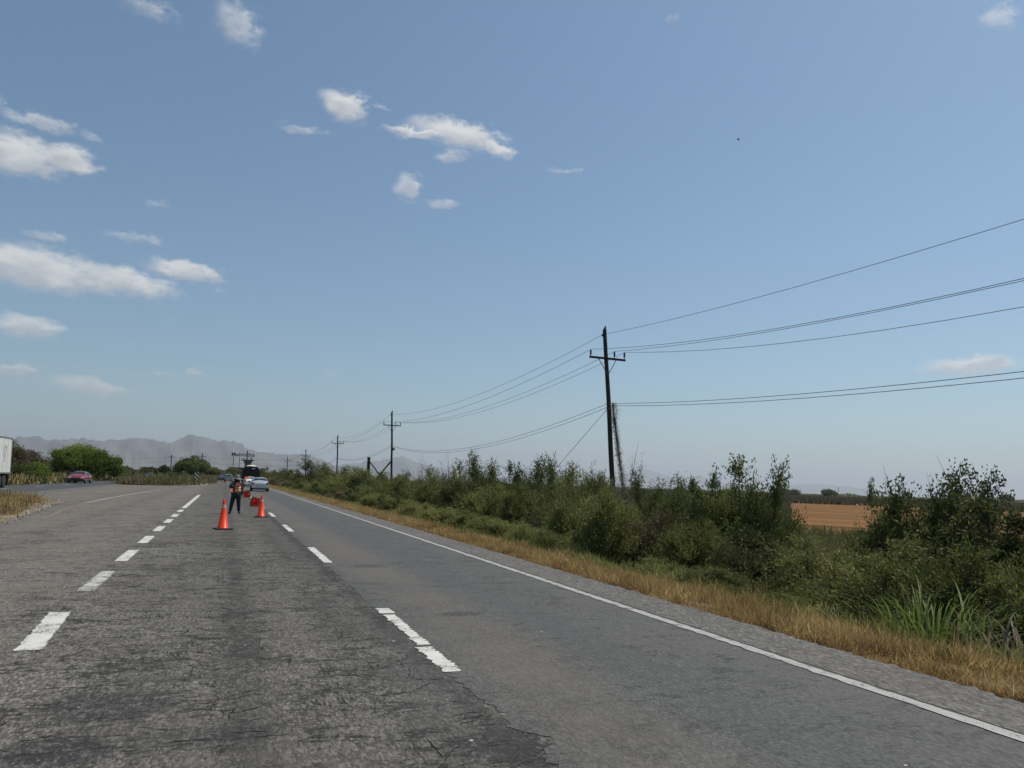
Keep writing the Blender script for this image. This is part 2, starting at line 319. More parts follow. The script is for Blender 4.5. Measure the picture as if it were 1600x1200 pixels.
def paint(name, col, wear):
    m, t, p = newmat(name); p.inputs['Roughness'].default_value = 0.7
    c = N(t, 'ShaderNodeTexCoord').outputs['Object']
    n1 = noise(t, c, 38, 4, 0.75); n2 = noise(t, c, 4.0, 4, 0.6)
    t.links.new(mixc(t, sstep(t, n2, 0.3, 0.7), tuple(x * 0.8 for x in col), col), p.inputs['Base Color'])
    k = sstep(t, mth(t, 'ADD', mth(t, 'MULTIPLY', n1, 0.62), mth(t, 'MULTIPLY', n2, 0.38)), wear - 0.03, wear + 0.03)
    tr = N(t, 'ShaderNodeBsdfTransparent'); mx = N(t, 'ShaderNodeMixShader')
    t.links.new(k, mx.inputs[0]); t.links.new(tr.outputs[0], mx.inputs[1]); t.links.new(p.outputs[0], mx.inputs[2])
    t.links.new(mx.outputs[0], t.nodes['Material Output'].inputs[0])
    return m
M['paint'] = paint('white_road_paint', (0.55, 0.545, 0.51), 0.425)
M['paint_edge'] = paint('edge_line_paint', (0.34, 0.34, 0.325), 0.42)
M['paint_worn'] = paint('worn_road_paint', (0.46, 0.455, 0.43), 0.47)
M['paint_yellow'] = paint('yellow_road_paint', (0.27, 0.205, 0.115), 0.49)

# ground: dry soil, greener in the ditch, stubble and rows far out
def groundmat():
    m, t, p = newmat('dry_ground'); p.inputs['Roughness'].default_value = 0.95; p.inputs['Specular IOR Level'].default_value = 0.1
    c = N(t, 'ShaderNodeTexCoord').outputs['Object']
    n1 = noise(t, c, 0.9, 8, 0.65); n2 = noise(t, c, 0.02, 5, 0.6); n3 = noise(t, c, 14, 4, 0.7)
    col = mixc(t, sstep(t, n1, 0.35, 0.65), (0.085, 0.06, 0.035), (0.17, 0.13, 0.08))
    col = mixc(t, sstep(t, n2, 0.42, 0.6), col, (0.06, 0.06, 0.03))
    col = mixc(t, mth(t, 'MULTIPLY', n3, 0.4), col, (0.05, 0.036, 0.02))
    t.links.new(col, p.inputs['Base Color'])
    bp = N(t, 'ShaderNodeBump'); bp.inputs['Strength'].default_value = 0.6; bp.inputs['Distance'].default_value = 0.05
    t.links.new(n1, bp.inputs['Height']); t.links.new(bp.outputs[0], p.inputs['Normal'])
    return m
M['ground'] = groundmat()
def fieldmat():
    m, t, p = newmat('harvested_field'); p.inputs['Roughness'].default_value = 0.95; p.inputs['Specular IOR Level'].default_value = 0.1
    c = N(t, 'ShaderNodeTexCoord').outputs['Object']
    mp = N(t, 'ShaderNodeMapping'); t.links.new(c, mp.inputs[0]); mp.inputs['Rotation'].default_value = (0, 0, R_(-45)); mp.inputs['Scale'].default_value = (1, 1, 1)
    s = N(t, 'ShaderNodeSeparateXYZ'); t.links.new(mp.outputs[0], s.inputs[0])
    # bands run across the line of sight from the road
    cx = N(t, 'ShaderNodeCombineXYZ'); t.links.new(mth(t, 'MULTIPLY', s.outputs[0], 0.16), cx.inputs[0]); t.links.new(mth(t, 'MULTIPLY', s.outputs[1], 0.012), cx.inputs[1])
    b = noise(t, cx.outputs[0], 1.0, 7, 0.7)
    n = noise(t, c, 1.2, 6, 0.7)
    col = mixc(t, sstep(t, b, 0.40, 0.58), (0.085, 0.038, 0.010), (0.23, 0.118, 0.038))
    col = mixc(t, mth(t, 'MULTIPLY', n, 0.35), col, (0.10, 0.05, 0.018))
    t.links.new(col, p.inputs['Base Color'])
    return m
M['field'] = fieldmat()
M['median_soil'] = plain('median_soil', (0.16, 0.135, 0.10), 0.95, var=0.35, vs=1.6, spec=0.1, bump=0.6)

# ------------------------------------------------------------------ setting: ground, roads, mountains
def gz(x, y=0.0):
    """height of the land"""
    pts = [(-60000, -0.6), (-120, -0.6), (-30, -0.45), (-21, -0.25), (-19.4, -0.06), (-18.9, -0.05), (-11.5, -0.05), (6.2, -0.05), (7.2, -0.10), (8.2, -0.22), (9.3, -0.65), (10.8, -1.1), (13.5, -1.35), (18, -1.3), (24, -1.05), (38, -1.0), (60000, -1.0)]
    xs, zs = zip(*pts)
    return float(np.interp(x, xs, zs))
GX = [-60000, -20000, -6000, -2000, -600, -120, -60, -30, -21, -19.4, -18.9, -11.5, 6.2, 6.7, 7.2, 7.7, 8.2, 8.7, 9.3, 10, 10.8, 12, 13.5, 18, 24, 38, 70, 150, 400, 1200, 5000, 20000, 60000]
GY = [-400, -60, -20] + [i * 2.0 for i in range(-5, 60)] + [130, 150, 200, 300, 440, 800, 2000, 6000, 20000, 60000]
V = []
for y in GY:
    for x in GX:
        z = gz(x)
        if 6.5 < x < 30 and -12 < y < 150: z += 0.07 * math.sin(x * 1.7 + y * 0.9) + 0.05 * math.sin(y * 2.3 - x)
        V.append((x, y, z))
nx = len(GX)
F = [(j * nx + i, j * nx + i + 1, (j + 1) * nx + i + 1, (j + 1) * nx + i) for j in range(len(GY) - 1) for i in range(nx - 1)]
tag(link('ground', np_mesh('ground', V, F, M['ground'])), kind='structure')

def sheet(name, left, right, z, mat):
    """strip between two polylines with equal counts"""
    b = MB(); k = len(left); b.v = [(x, y, z) for x, y in left] + [(x, y, z) for x, y in right]
    b.f = [(i, i + k, i + k + 1, i + 1) for i in range(k - 1)]
    return b
yy = [-30 + i * 0.06 for i in range(0, 500)]
def jag(y, a=0.035, s=0.0):
    return a * (math.sin(y * 9.1 + s) * 0.3 + math.sin(y * 31.7 + 2 * s) * 0.35 + math.sin(y * 83 + s) * 0.4 + math.sin(y * 177 + 3 * s) * 0.4 + math.sin(y * 2.3 + s) * 0.25)
ys = [-30, -10] + [2 + i * 0.045 for i in range(0, 900)] + [45, 60, 100, 200, 440]
def jointx(y):
    b = 0.0
    for (c, w, a) in ((4.45, 0.16, 0.2), (5.1, 0.35, 0.07), (7.5, 0.8, 0.04), (3.6, 0.4, 0.06)): b += a * math.exp(-((y - c) / w) ** 2)
    return 1.885 + b + (jag(y) if 1 < y < 45 else 0)
# old left lanes and paved crossover
tag(sheet('old_lane', [(-11.8, y) for y in (-30, 440)], [(2.2, y) for y in (-30, 440)], 0.0, None).build('old_road', M['old']), kind='structure')
tag(sheet('right_lane', [(jointx(y), y) for y in ys], [(6.15 + jag(y, 0.02, 1.0), y) for y in ys], 0.004, None).build('right_road', M['new']), kind='structure')
ysx = [-30, -10] + [2 + i * 0.09 for i in range(0, 450)] + [60, 100, 200, 440]
tag(sheet('shoulder', [(5.36 + jag(y, 0.015, 2) + (0.002 * max(0, y - 10) if y < 100 else 0.18), y) for y in ysx], [(6.17 + jag(y, 0.05, 3.0), y) for y in ysx], 0.008, None).build('shoulder', M['shoulder']), kind='structure')
tag(sheet('oncoming', [(-19.0, y) for y in (-30, 440)], [(-11.7, y) for y in (-30, 440)], -0.004, None).build('oncoming_road', M['oncoming']), kind='structure')

# painted lines
def dash(b, x0, x1, y0, y1, z=0.006, ja=0.012, skew=0.0, gaps=()):
    n = max(3, int((y1 - y0) / 0.03)); n = min(n, 420); L = []; Rr = []
    for i in range(n + 1):
        y = y0 + (y1 - y0) * i / n; e = 0
        e = skew * i / n
        L.append((x0 + e + jag(y * 1.3, ja, x0 + y0), y)); Rr.append((x1 + e + jag(y * 1.7, ja, x1 + 3 * y0), y))
    k = n + 1; o = len(b.v)
    b.v += [(x, y, z) for x, y in L] + [(x, y, z) for x, y in Rr]
    for i in range(n):
        ym = L[i][1]
        if any(g0 < ym < g1 for g0, g1 in gaps): continue
        b.f.append((o + i, o + i + k, o + i + k + 1, o + i + 1))
b = MB()
dash(b, -1.67, -1.455, 7.85, 9.85, ja=0.016, skew=-0.11)
for y0, y1, ja in ((19.0 - 3.83 * 0, 21.1, 0.01), (22.8, 24.9, 0.01), (26.6, 28.7, 0.01), (30.2, 32.4, 0.01), (34.0, 36.1, 0.01)):
    dash(b, -1.78, -1.57, y0, y1, ja=ja)
dash(b, -1.78, -1.57, 15.2, 17.3, ja=0.01); dash(b, -1.78, -1.57, 37.8, 61.3, ja=0.008)
dash(b, -1.78, -1.57, 4.1, 6.1)
o1 = b.build('lane_marking', M['paint']); tag(o1, kind='structure')
b = MB(); dash(b, -1.78, -1.57, 11.5, 13.7, ja=0.02); tag(b.build('lane_marking', M['paint_worn']), kind='structure')
b = MB()
dash(b, 1.86, 2.02, 6.22, 7.20, ja=0.022, z=0.0065); dash(b, 1.9, 2.03, 7.3, 9.0, ja=0.022, z=0.0065); dash(b, 1.88, 2.06, 9.1, 9.46, ja=0.015, z=0.0065)
for k in range(0, 9):
    y0 = 14.7 + k * 8.35; dash(b, 1.9, 2.06, y0, y0 + 3.2, ja=0.01 if k % 2 else 0.018, z=0.0065, gaps=((y0 + 1.9, y0 + 2.1),) if k == 1 else ())
tag(b.build('lane_marking', M['paint']), kind='structure')
b = MB(); L = []; Rr = []
ye = [-20] + [2.5 + i * 0.12 for i in range(480)] + [70, 100, 200, 440]
for y in ye:
    x = 5.24 + 0.002 * min(max(0, y - 10), 90) + (jag(y, 0.014, 5) if y < 60 else 0); w = 0.068 + (jag(y * 2.1, 0.012, 7) if y < 60 else 0)
    L.append((x - w, y)); Rr.append((x + w, y))
tag(sheet('edge', L, Rr, 0.011, None).build('edge_line', M['paint_edge']), kind='structure')
b = MB()
cur = [(-5.35, 27), (-5.6, 30.7), (-6.05, 36), (-6.27, 41)]
for (a, c, mt_) in (((-5.35, 27.5), (-5.62, 31), 0), ((-5.62, 31), (-6.1, 36), 0), ((-6.1, 36), (-6.3, 42), 0)):
    (x0, y0), (x1, y1) = a, c; k = 24; o = len(b.v)
    for i in range(k + 1):
        y = y0 + (y1 - y0) * i / k; x = x0 + (x1 - x0) * i / k + jag(y, 0.015); b.v += [(x - 0.07, y, 0.0065), (x + 0.07, y, 0.0065)]
    b.f += [(o + 2 * i, o + 2 * i + 1, o + 2 * i + 3, o + 2 * i + 2) for i in range(k)]
tag(b.build('curved_marking', M['paint_yellow']), kind='structure')
b = MB(); o = 0
pts = [(-6.3, 42), (-6.32, 50), (-6.1, 60), (-5.4, 75)]
for i, (x, y) in enumerate(pts): b.v += [(x - 0.06, y, 0.0065), (x + 0.06, y, 0.0065)]
b.f += [(2 * i, 2 * i + 1, 2 * i + 3, 2 * i + 2) for i in range(3)]
tag(b.build('curved_marking', M['paint_worn']), kind='structure')
b = MB(); pts = [(-4.0, 104), (-3.3, 110), (-2.6, 120), (-2.3, 140), (-2.2, 200), (-2.2, 440)]
for i, (x, y) in enumerate(pts): b.v += [(x - 0.09, y, 0.0065), (x + 0.09, y, 0.0065)]
b.f += [(2 * i, 2 * i + 1, 2 * i + 3, 2 * i + 2) for i in range(5)]
tag(b.build('edge_line', M['paint']), kind='structure')
b = MB()
for y0 in range(40, 400, 12): dash(b, -15.6, -15.45, y0, y0 + 4.5, z=0.004, ja=0.005)
dash(b, -11.98, -11.88 , 20, 440, z=0.004, ja=0.01); dash(b, -18.75, -18.62, 20, 440, z=0.004, ja=0.01)
tag(b.build('lane_marking', M['paint_worn']), kind='structure')

# open ragged cracks of the old surface
M['crack'] = plain('open_crack', (0.013, 0.0125, 0.012), 0.95, var=0.3, vs=20, spec=0.1)
g = np.random.default_rng(33); b = MB()
def crack(x, y, ang, ln, w0):
    n = max(4, int(ln / 0.035)); a = ang; o = len(b.v); ph = g.uniform(0, 6)
    for i in range(n + 1):
        t = i / n; w = w0 * 0.58 * (0.25 + 0.9 * abs(math.sin(i * 0.7 + ph) * math.sin(i * 0.23 + ph))) * math.sin(PI * min(1, max(0.03, t))) ** 0.5
        nx_, ny_ = -math.sin(a), math.cos(a); b.v += [(x - nx_ * w, y - ny_ * w, 0.0035), (x + nx_ * w, y + ny_ * w, 0.0035)]
        a += g.normal() * 0.30 + (ang - a) * 0.30; x += math.cos(a) * ln / n; y += math.sin(a) * ln / n * (1.0)
        if x > 1.84: b.v += []; n = i; break
    b.f += [(o + 2 * i, o + 2 * i + 1, o + 2 * i + 3, o + 2 * i + 2) for i in range(n)]
def net(n, xlo, xhi, ylo, yhi, pw, llo, lhi, wlo, whi, lon=0.15):
    for k in range(n):
        y = ylo + (yhi - ylo) * g.uniform(0, 1) ** pw; x = g.uniform(xlo, xhi); f = 1 + 0.045 * y
        if math.sin(x * 1.9 + y * 0.8) + math.sin(y * 2.3 - x) * 0.7 + g.normal() * 0.5 < -0.2: continue
        crack(x, y, g.normal() * 0.16 if g.uniform() > lon else PI / 2 + g.normal() * 0.3, g.uniform(llo, lhi), g.uniform(wlo, whi) * f)
net(560, -1.4, 1.7, 4, 26, 1.4, 0.08, 0.5, 0.002, 0.006); net(45, -1.5, 0.9, 4, 30, 1.2, 0.6, 1.6, 0.003, 0.007, 0.0)
net(150, -4.5, -1.9, 7, 30, 1.4, 0.15, 1.0, 0.002, 0.005); net(260, 0.9, 1.75, 4, 22, 1.4, 0.10, 0.6, 0.003, 0.008, 0.25)
for y0 in np.arange(5.0, 22, 0.33):
    for q in range(3): crack(0.12 + 0.22 * math.sin(y0 * 0.6) + g.normal() * 0.09, y0 + g.uniform(-.15, .15), g.choice([PI / 2, 0.1, 2.9]) + g.normal() * 0.4, g.uniform(0.12, 0.4), g.uniform(0.004, 0.011) * (1 + 0.03 * y0))
tag(b.build('road_cracks', M['crack']), kind='structure')
# raised soil of the median, one mound near, one beyond the crossover
def mound(name, poly, h, mat):
    """polygon outline -> low mound, irregular edge"""
    c = Vector((sum(p[0] for p in poly) / len(poly), sum(p[1] for p in poly) / len(poly), 0)); pts = []
    for i, p in enumerate(poly):
        q = poly[(i + 1) % len(poly)]; d = math.hypot(q[0] - p[0], q[1] - p[1]); n = min(60, max(1, int(d / 0.7)))
        for k in range(n):
            s = k / n; pts.append((p[0] + (q[0] - p[0]) * s + random.uniform(-.12, .12), p[1] + (q[1] - p[1]) * s + random.uniform(-.12, .12)))
    n = len(pts); b = MB()
    b.v = [(x, y, -0.03) for x, y in pts] + [(x + (c.x - x) * 0.1, y + (c.y - y) * 0.04, h * 0.7) for x, y in pts] + [(x + (c.x - x) * 0.4, y + (c.y - y) * 0.15, h + random.uniform(0, .03)) for x, y in pts] + [(c.x, c.y, h)]
    for r in (0, 1): b.f += [(r * n + i, r * n + (i + 1) % n, (r + 1) * n + (i + 1) % n, (r + 1) * n + i) for i in range(n)]
    b.f += [(2 * n + i, 2 * n + (i + 1) % n, 3 * n) for i in range(n)]
    tag(b.build(name, mat, smooth=True), kind='structure')
ISL = [(-5.3, -20), (-5.35, 10), (-5.6, 20), (-5.75, 24.5), (-6.2, 30), (-6.75, 35), (-7.4, 42.5), (-9, 46), (-10.6, 46), (-11.0, 30), (-11.0, -20)]
mound('median', ISL, 0.06, M['median_soil'])
mound('median', [(-11.5, 99), (-9, 101), (-6, 104), (-3.6, 111), (-2.9, 118), (-2.6, 140), (-2.5, 430), (-11.6, 430)], 0.12, M['median_soil'])
# field and far crops
zf = -0.98
b = MB(); b.v = [(x, y, zf) for x, y in [(37, -80), (37, 41), (148, 163), (161, 151), (258, 172), (420, 190), (420, -80)]]; b.f = [tuple(range(7))]
tag(b.build('field', M['field']), kind='structure')

# mountains
MA = [(-18, 1.5), (-15.525, 1.482), (-14.571, 1.783), (-13.567, 1.683), (-12.896, 1.807), (-12.566, 2.035), (-12.145, 1.937), (-11.701, 2.132), (-11.448, 2.022), (-10.975, 1.841), (-10.515, 1.953), (-9.899, 1.99), (-9.17, 2.12), (-8.416, 2.036), (-7.764, 1.899), (-7.281, 2.19), (-6.314, 2.291), (-5.526, 2.337), (-4.72, 2.249), (-3.895, 2.024), (-3.292, 2.284), (-2.563, 2.643), (-2.058, 2.626), (-1.423, 2.616), (-0.56, 2.478), (0.398, 2.389), (1.099, 2.378), (1.473, 1.975), (2.013, 1.812), (2.552, 1.743), (3.456, 1.642), (4.366, 1.634), (5.281, 1.674), (6.212, 1.57), (7.16, 1.271), (8.122, 0.825), (9.093, 0.326), (9.8, 0)]
MBk = [(6.0, 0.1), (6.731, 0.435), (7.743, 0.859), (8.21, 0.974), (9.056, 1.152), (10.241, 1.393), (10.962, 1.421), (11.68, 1.596), (12.258, 1.717), (12.738, 1.883), (13.234, 1.705), (13.882, 1.433), (14.623, 1.312), (15.867, 1.01), (17.609, 0.773), (18.858, 0.568), (20.357, 0.37), (22, 0)]
MC = [(19, 0.2), (20.352, 0.519), (21.833, 0.917), (22.82, 1.198), (23.806, 1.48), (24.808, 1.214), (26.305, 0.865), (28.281, 0.632), (29.256, 0.811), (30.221, 1.186), (31.182, 1.559), (31.763, 1.478), (32.635, 1.162), (34.071, 0.816), (35.479, 1.053), (36.413, 0.985), (37.803, 0.55), (39.62, 0.23), (41.828, 0.584), (43.551, 0.75), (44.819, 0.7), (46.063, 0.6), (48.082, 0.4), (49.647, 0.2), (51, 0)]
M['rock'] = plain('mountain_rock', (0.10, 0.095, 0.08), 0.95, var=0.35, vs=0.002, spec=0.1)
def mountains(out, D, seed):
    g = np.random.default_rng(seed); a0, a1 = out[0][0], out[-1][0]; n = int((a1 - a0) / 0.06); azs = np.linspace(a0, a1, n)
    e = np.interp(azs, [p[0] for p in out], [p[1] for p in out])
    def n1(sc): return np.interp(azs, np.arange(a0 - 1, a1 + 1 + sc, sc), g.normal(size=len(np.arange(a0 - 1, a1 + 1 + sc, sc))))
    e = e + (n1(0.5) * 0.045 + n1(0.16) * 0.035 + n1(0.08) * 0.015) * np.clip(e / 0.8, 0, 1)
    rows = [(-0.30, 0.0), (-0.22, 0.12), (-0.15, 0.33), (-0.09, 0.55), (-0.04, 0.8), (0, 1.0), (0.05, 0.85), (0.12, 0.4), (0.2, 0.0)]
    V = []
    es = np.convolve(np.pad(e, 20, 'edge'), np.ones(41) / 41, 'valid')
    for k, (dr, hf) in enumerate(rows):
        ek = e if hf > .95 else es * (1 - hf * .5) + e * hf * .5
        wob = (n1(0.5) + n1(1.6) + n1(0.2) * .5) * 0.05 * (1 if 0 < hf < 1 else 0)
        for i in range(n):
            r = D * (1 + dr * 0.6 + (0.012 * math.sin(azs[i] * 3 + k) if hf < 1 else 0)); h = D * math.tan(R_(max(0, ek[i]))) * max(0, hf + wob[i] * (1 - hf) * 1.5) 
            V.append((r * math.sin(R_(azs[i])), r * math.cos(R_(azs[i])), h - (3 if hf == 0 else 0)))
    F = [(k * n + i, k * n + i + 1, (k + 1) * n + i + 1, (k + 1) * n + i) for k in range(len(rows) - 1) for i in range(n - 1)]
    me = np_mesh('mountains', V, F, M['rock'])
    tag(link('mountains', me), kind='structure')
mountains(MA, 14000, 1); mountains(MBk, 20000, 2); mountains(MC, 30000, 3)
#SETTING_END

# ------------------------------------------------------------------ utility poles and wires
M['pole'] = plain('tarred_wood', (0.028, 0.022, 0.018), 0.85, var=0.4, vs=6, bump=0.4)
M['steel'] = plain('galvanised_steel', (0.10, 0.105, 0.11), 0.55, metal=0.6)
M['ceramic'] = plain('insulator_ceramic', (0.06, 0.05, 0.05), 0.3)
M['ceramic_blue'] = plain('insulator_blue', (0.03, 0.05, 0.30), 0.3)
M['wire'] = plain('aged_cable', (0.045, 0.055, 0.07), 0.6)
def utility_pole(base, top, arm_z, label, group='utility poles in the line behind the roadside shrubs', arm=1.12, ins=M['ceramic'], r=(0.15, 0.105), yaw=0.0, name='utility_pole', slack=True):
    bx, by, bz = base; tx, ty, tz = top
    root = empty(name, base, 0, label, 'utility pole', group)
    b = MB(); d = Vector(top) - Vector(base)
    n = 9; pts = [d * (i / n) + Vector((0.015 * math.sin(i * 1.3), 0, 0)) for i in range(n + 1)]
    b.tube(pts, [r[0] + (r[1] - r[0]) * i / n for i in range(n + 1)], 10)
    b.tube([d, d + Vector((r[1] * 0.45, 0, 0.22))], [r[1], 0.03], 10)           # slanted weathered tip
    b.build('pole_shaft', M['pole'], root, smooth=False)
    def at(z): return d * ((z - bz) / (tz - bz))
    if arm:
        a = at(arm_z); ux = Vector((math.cos(yaw), math.sin(yaw), 0.02))
        b = MB(); b.box(a + Vector((0, -r[1] - 0.05, 0)), (2 * arm, 0.09, 0.11), Euler((0, 0, yaw)).to_matrix()); b.build('crossarm', M['pole'], root)
        for s in (-1, 1):
            bb = MB(); bb.tube([a + ux * (s * arm * 0.5) + Vector((0, -r[1] - 0.04, -0.03)), at(arm_z - 0.85) + Vector((s * 0.03, -r[1], 0))], 0.02, 6)
            bb.build('arm_brace', M['steel'], root)
        for q in (-arm + 0.06, arm * 0.38, arm - 0.06):
            bb = MB(); p = a + ux * q + Vector((0, -r[1] - 0.05, 0.05))
            bb.lathe([(0.02, 0), (0.02, 0.08), (0.05, 0.1), (0.06, 0.16), (0.045, 0.19), (0.06, 0.22), (0.05, 0.30), (0.03, 0.36), (0.015, 0.38)], p, 10)
            bb.build('insulator', ins, root, smooth=True)
    bb = MB(); p = at(tz - 0.30) + Vector((-r[1] - 0.07, -0.02, 0)); bb.tube([at(tz - 0.30), p], 0.02, 6); bb.lathe([(0.03, -0.07), (0.05, -0.03), (0.035, 0), (0.05, 0.03), (0.03, 0.07)], p, 8)
    bb.build('top_insulator', ins, root)
    return root
PX = 19.0
P = [((19.6, -18.0, -1.1), (19.0, -18.0, 10.4), 8.65), ((20.0, 35.4, -1.2), (19.05, 35.5, 10.25), 8.66), ((19.4, 90.2, -1.15), (19.0, 90.2, 10.0), 8.38), ((19.2, 136.6, -1.1), (19.0, 136.6, 9.3), 7.95), ((19.25, 192.6, -1.1), (19.0, 192.6, 8.5), 7.0), ((19.1, 250, -1.1), (19.0, 250, 7.9), 6.6)]
labs = ['tall dark wooden utility pole out of frame behind the viewer', 'tallest and nearest dark wooden pole leaning toward the road with vine hanging off it', 'upright dark pole with crossarm beside the braced stub post', 'thin utility pole with bluish insulators, third from the right in the line', 'small distant utility pole with crossarm above the far olive hedge', 'faint last utility pole of the line behind the far hedge']
for i, (ba, tp, az_) in enumerate(P):
    if i == 0: pass
    utility_pole(ba, tp, az_, labs[i], ins=M['ceramic_blue'] if i == 3 else M['ceramic'], arm=1.1)
def catenary(p0, p1, sag, n=22): return [Vector(p0).lerp(Vector(p1), i / n) - Vector((0, 0, 4 * sag * (i / n) * (1 - i / n))) for i in range(n + 1)]
def axis(i, z):
    (bx, by, bz), (tx, ty, tz), _ = P[i]; s = (z - bz) / (tz - bz); return bx + (tx - bx) * s, by + (ty - by) * s
def conductor(fn, sags, label, rad, group):
    pts = []
    for i in range(len(P) - 1):
        c = catenary(fn(i), fn(i + 1), sags[i]); pts += c if i == 0 else c[1:]
    b = MB(); b.tube(pts, [rad * (1 + 0.003 * max(0, p.y)) for p in pts], 5); o = b.build('overhead_wire', M['wire'])
    tag(o, label, 'wire', group)
WG = 'overhead wires strung along the pole line'
SG = [1.15, 1.15, 0.9, 1.0, 0.9]
conductor(lambda i: Vector((axis(i, P[i][1][2] - 0.3)[0] - 0.18, P[i][0][1], P[i][1][2] - 0.28)), SG, 'single topmost thin wire running from pole tip to pole tip', 0.009, WG)
for q, lb, sg in ((-1.06, 'crossarm wire on the roadward end insulators of the poles', 1.001), (0.42, 'crossarm wire on the middle insulator just right of the pole shafts', 1.05), (1.06, 'crossarm wire on the field side end insulators, hanging lowest of the three', 1.1)):
    conductor(lambda i, q=q: Vector((axis(i, P[i][2])[0] + q, P[i][0][1] - 0.15, P[i][2] + 0.42 + 0.02 * q)), [{-1.06: 1.97, .42: 1.62, 1.06: 2.2}[q]] + [s * sg for s in SG[1:]], lb, 0.0095, WG)
LOWZ = [6.15, 6.2, 5.9, 5.35, 4.6, 4.2]
for k, (dz, lb) in enumerate(((0, 'upper cable of the close pair strung low at mid-height of the poles'), (-0.11, 'lower cable of the close pair strung low at mid-height of the poles'))):
    conductor(lambda i, dz=dz, k=k: Vector((axis(i, LOWZ[i])[0] - 0.12 + 0.2 * k, P[i][0][1] - 0.1, LOWZ[i] + dz)), [1.2 + .03 * k, 1.5 + .06 * k, .95, 1, .9], lb, 0.0105, WG)
b = MB(); b.tube([(19.28, 35.4, 5.9), (18.6, 40.5, 2.6), (18.0, 44.5, -1.1)], 0.012, 5)
tag(b.build('guy_wire', M['wire']), 'thin straight stay wire slanting down left from the leaning pole into the shrubs', 'stay wire')
# braced stub beside the second pole
root = empty('stub_post', (18.9, 104.0, -1.1), 0, 'short thick dark post with crossed braces left of the second pole', 'post')
b = MB(); b.tube([(0, 0, 0), (0, 0, 5.85)], [0.25, 0.22], 10); b.build('post', M['pole'], root)
b = MB(); b.tube([(0.1, -0.2, 5.2), (0.1, -8.8, 3.1)], 0.09, 8); b.build('brace', M['pole'], root)
b = MB(); b.tube([(0.25, -13.6, 5.0), (0.25, -4.2, 2.7)], 0.09, 8); b.build('brace', M['pole'], root)
b = MB(); b.lathe([(0.01, -0.08), (0.16, 0), (0.1, 0.10), (0.01, 0.16)], (18.75, 87.4, 5.32), 8)
g = np.random.default_rng(3); n = 160; c = np.array([18.75, 87.4, 5.36]) + g.normal(size=(n, 3)) * 0.05; Vv, Ff = leaves(c, g.normal(size=(n, 3)) * (1, 1.6, .7), 0.26, 0.03, g)
b.add(Vv.tolist(), Ff.tolist()); tag(b.build('hanging_tuft', M['pole']), 'small dark tuft snagged on the low cable left of the second pole', 'tuft')

# poles crossing the road far away
cross = [((-20.3, 330, -0.4), (-20.3, 330, 8.7), 8.0, 'far thin pole at the left beside the grey tree, above the median scrub'), ((-7.4, 280, 0), (-7.4, 280, 8.7), 7.6, 'thin dark pole standing in front of the round dark median tree'), ((6.9, 262, 0), (6.9, 262, 9.6), 99, 'bare dark pole rising through the dealership lettering')]
for ba, tp, a_, lb in cross:
    utility_pole(ba, tp, a_, lb, group='poles of the distant line crossing the road', arm=0 if a_ > 50 else 1.3, r=(0.2, 0.17))
ends = [(-60, 380, 7.0), (-20.3, 330, 7.9), (-7.4, 280, 7.6), (6.9, 262, 7.4), (19, 192.6, 6.6)]
for k, lb in ((0, 'upper wire crossing the road in the distance before the mountains'), (1, 'lower wire crossing the road in the distance before the mountains')):
    pts = []
    for i in range(4):
        c_ = catenary(Vector(ends[i]) - Vector((0, 0, 1.1 * k)), Vector(ends[i + 1]) - Vector((0, 0, 1.5 * k)), 0.7 + 0.5 * k, 12); pts += c_ if i == 0 else c_[1:]
    b = MB(); b.tube(pts, 0.022, 5); tag(b.build('overhead_wire', M['wire']), lb, 'wire', 'distant wires crossing the road')
utility_pole((748, 742, -1.0), (748, 742, 12), 9.2, 'tiny lone pole on the far horizon beyond the brown field', group=None, arm=1.6, r=(0.35, 0.3))

# ------------------------------------------------------------------ plants
M['f_tam'] = foliage('feathery_green', (0.072, 0.088, 0.022), (0.265, 0.275, 0.090), (0.40, 0.35, 0.18), transl=0.38)
M['f_dark'] = foliage('dark_leaf', (0.040, 0.054, 0.014), (0.165, 0.185, 0.054), (0.26, 0.25, 0.1), transl=0.32)
M['f_olive'] = foliage('olive_leaf', (0.062, 0.072, 0.020), (0.165, 0.165, 0.06), (0.24, 0.2, 0.1))
M['f_bright'] = foliage('bright_leaf', (0.06, 0.10, 0.014), (0.19, 0.26, 0.045), transl=0.35)
M['f_brown'] = foliage('brownish_leaf', (0.07, 0.060, 0.030), (0.19, 0.155, 0.085), transl=0.2)
M['f_tan'] = foliage('dry_shrub', (0.12, 0.095, 0.05), (0.27, 0.22, 0.125), transl=0.25)
M['f_yellow'] = foliage('yellow_green_blades', (0.10, 0.13, 0.025), (0.26, 0.27, 0.07), transl=0.4)
M['f_reed'] = foliage('reed_blade', (0.05, 0.085, 0.018), (0.15, 0.20, 0.05), (0.36, 0.33, 0.2), transl=0.4)
M['f_deadreed'] = foliage('dead_blade', (0.12, 0.10, 0.06), (0.34, 0.29, 0.19), (0.10, 0.15, 0.05), transl=0.3)
M['straw'] = foliage('straw_grass', (0.14, 0.085, 0.034), (0.70, 0.51, 0.22), (0.85, 0.74, 0.44), transl=0.5, rough=0.7)
M['rust'] = foliage('rusty_grass', (0.07, 0.036, 0.022), (0.26, 0.15, 0.085), (0.5, 0.36, 0.2), transl=0.2, rough=0.7)
M['bark'] = plain('grey_brown_bark', (0.075, 0.06, 0.045), 0.9, var=0.3, vs=10, bump=0.3)
M['twig'] = plain('bare_twig', (0.13, 0.115, 0.095), 0.9, var=0.3, vs=10)

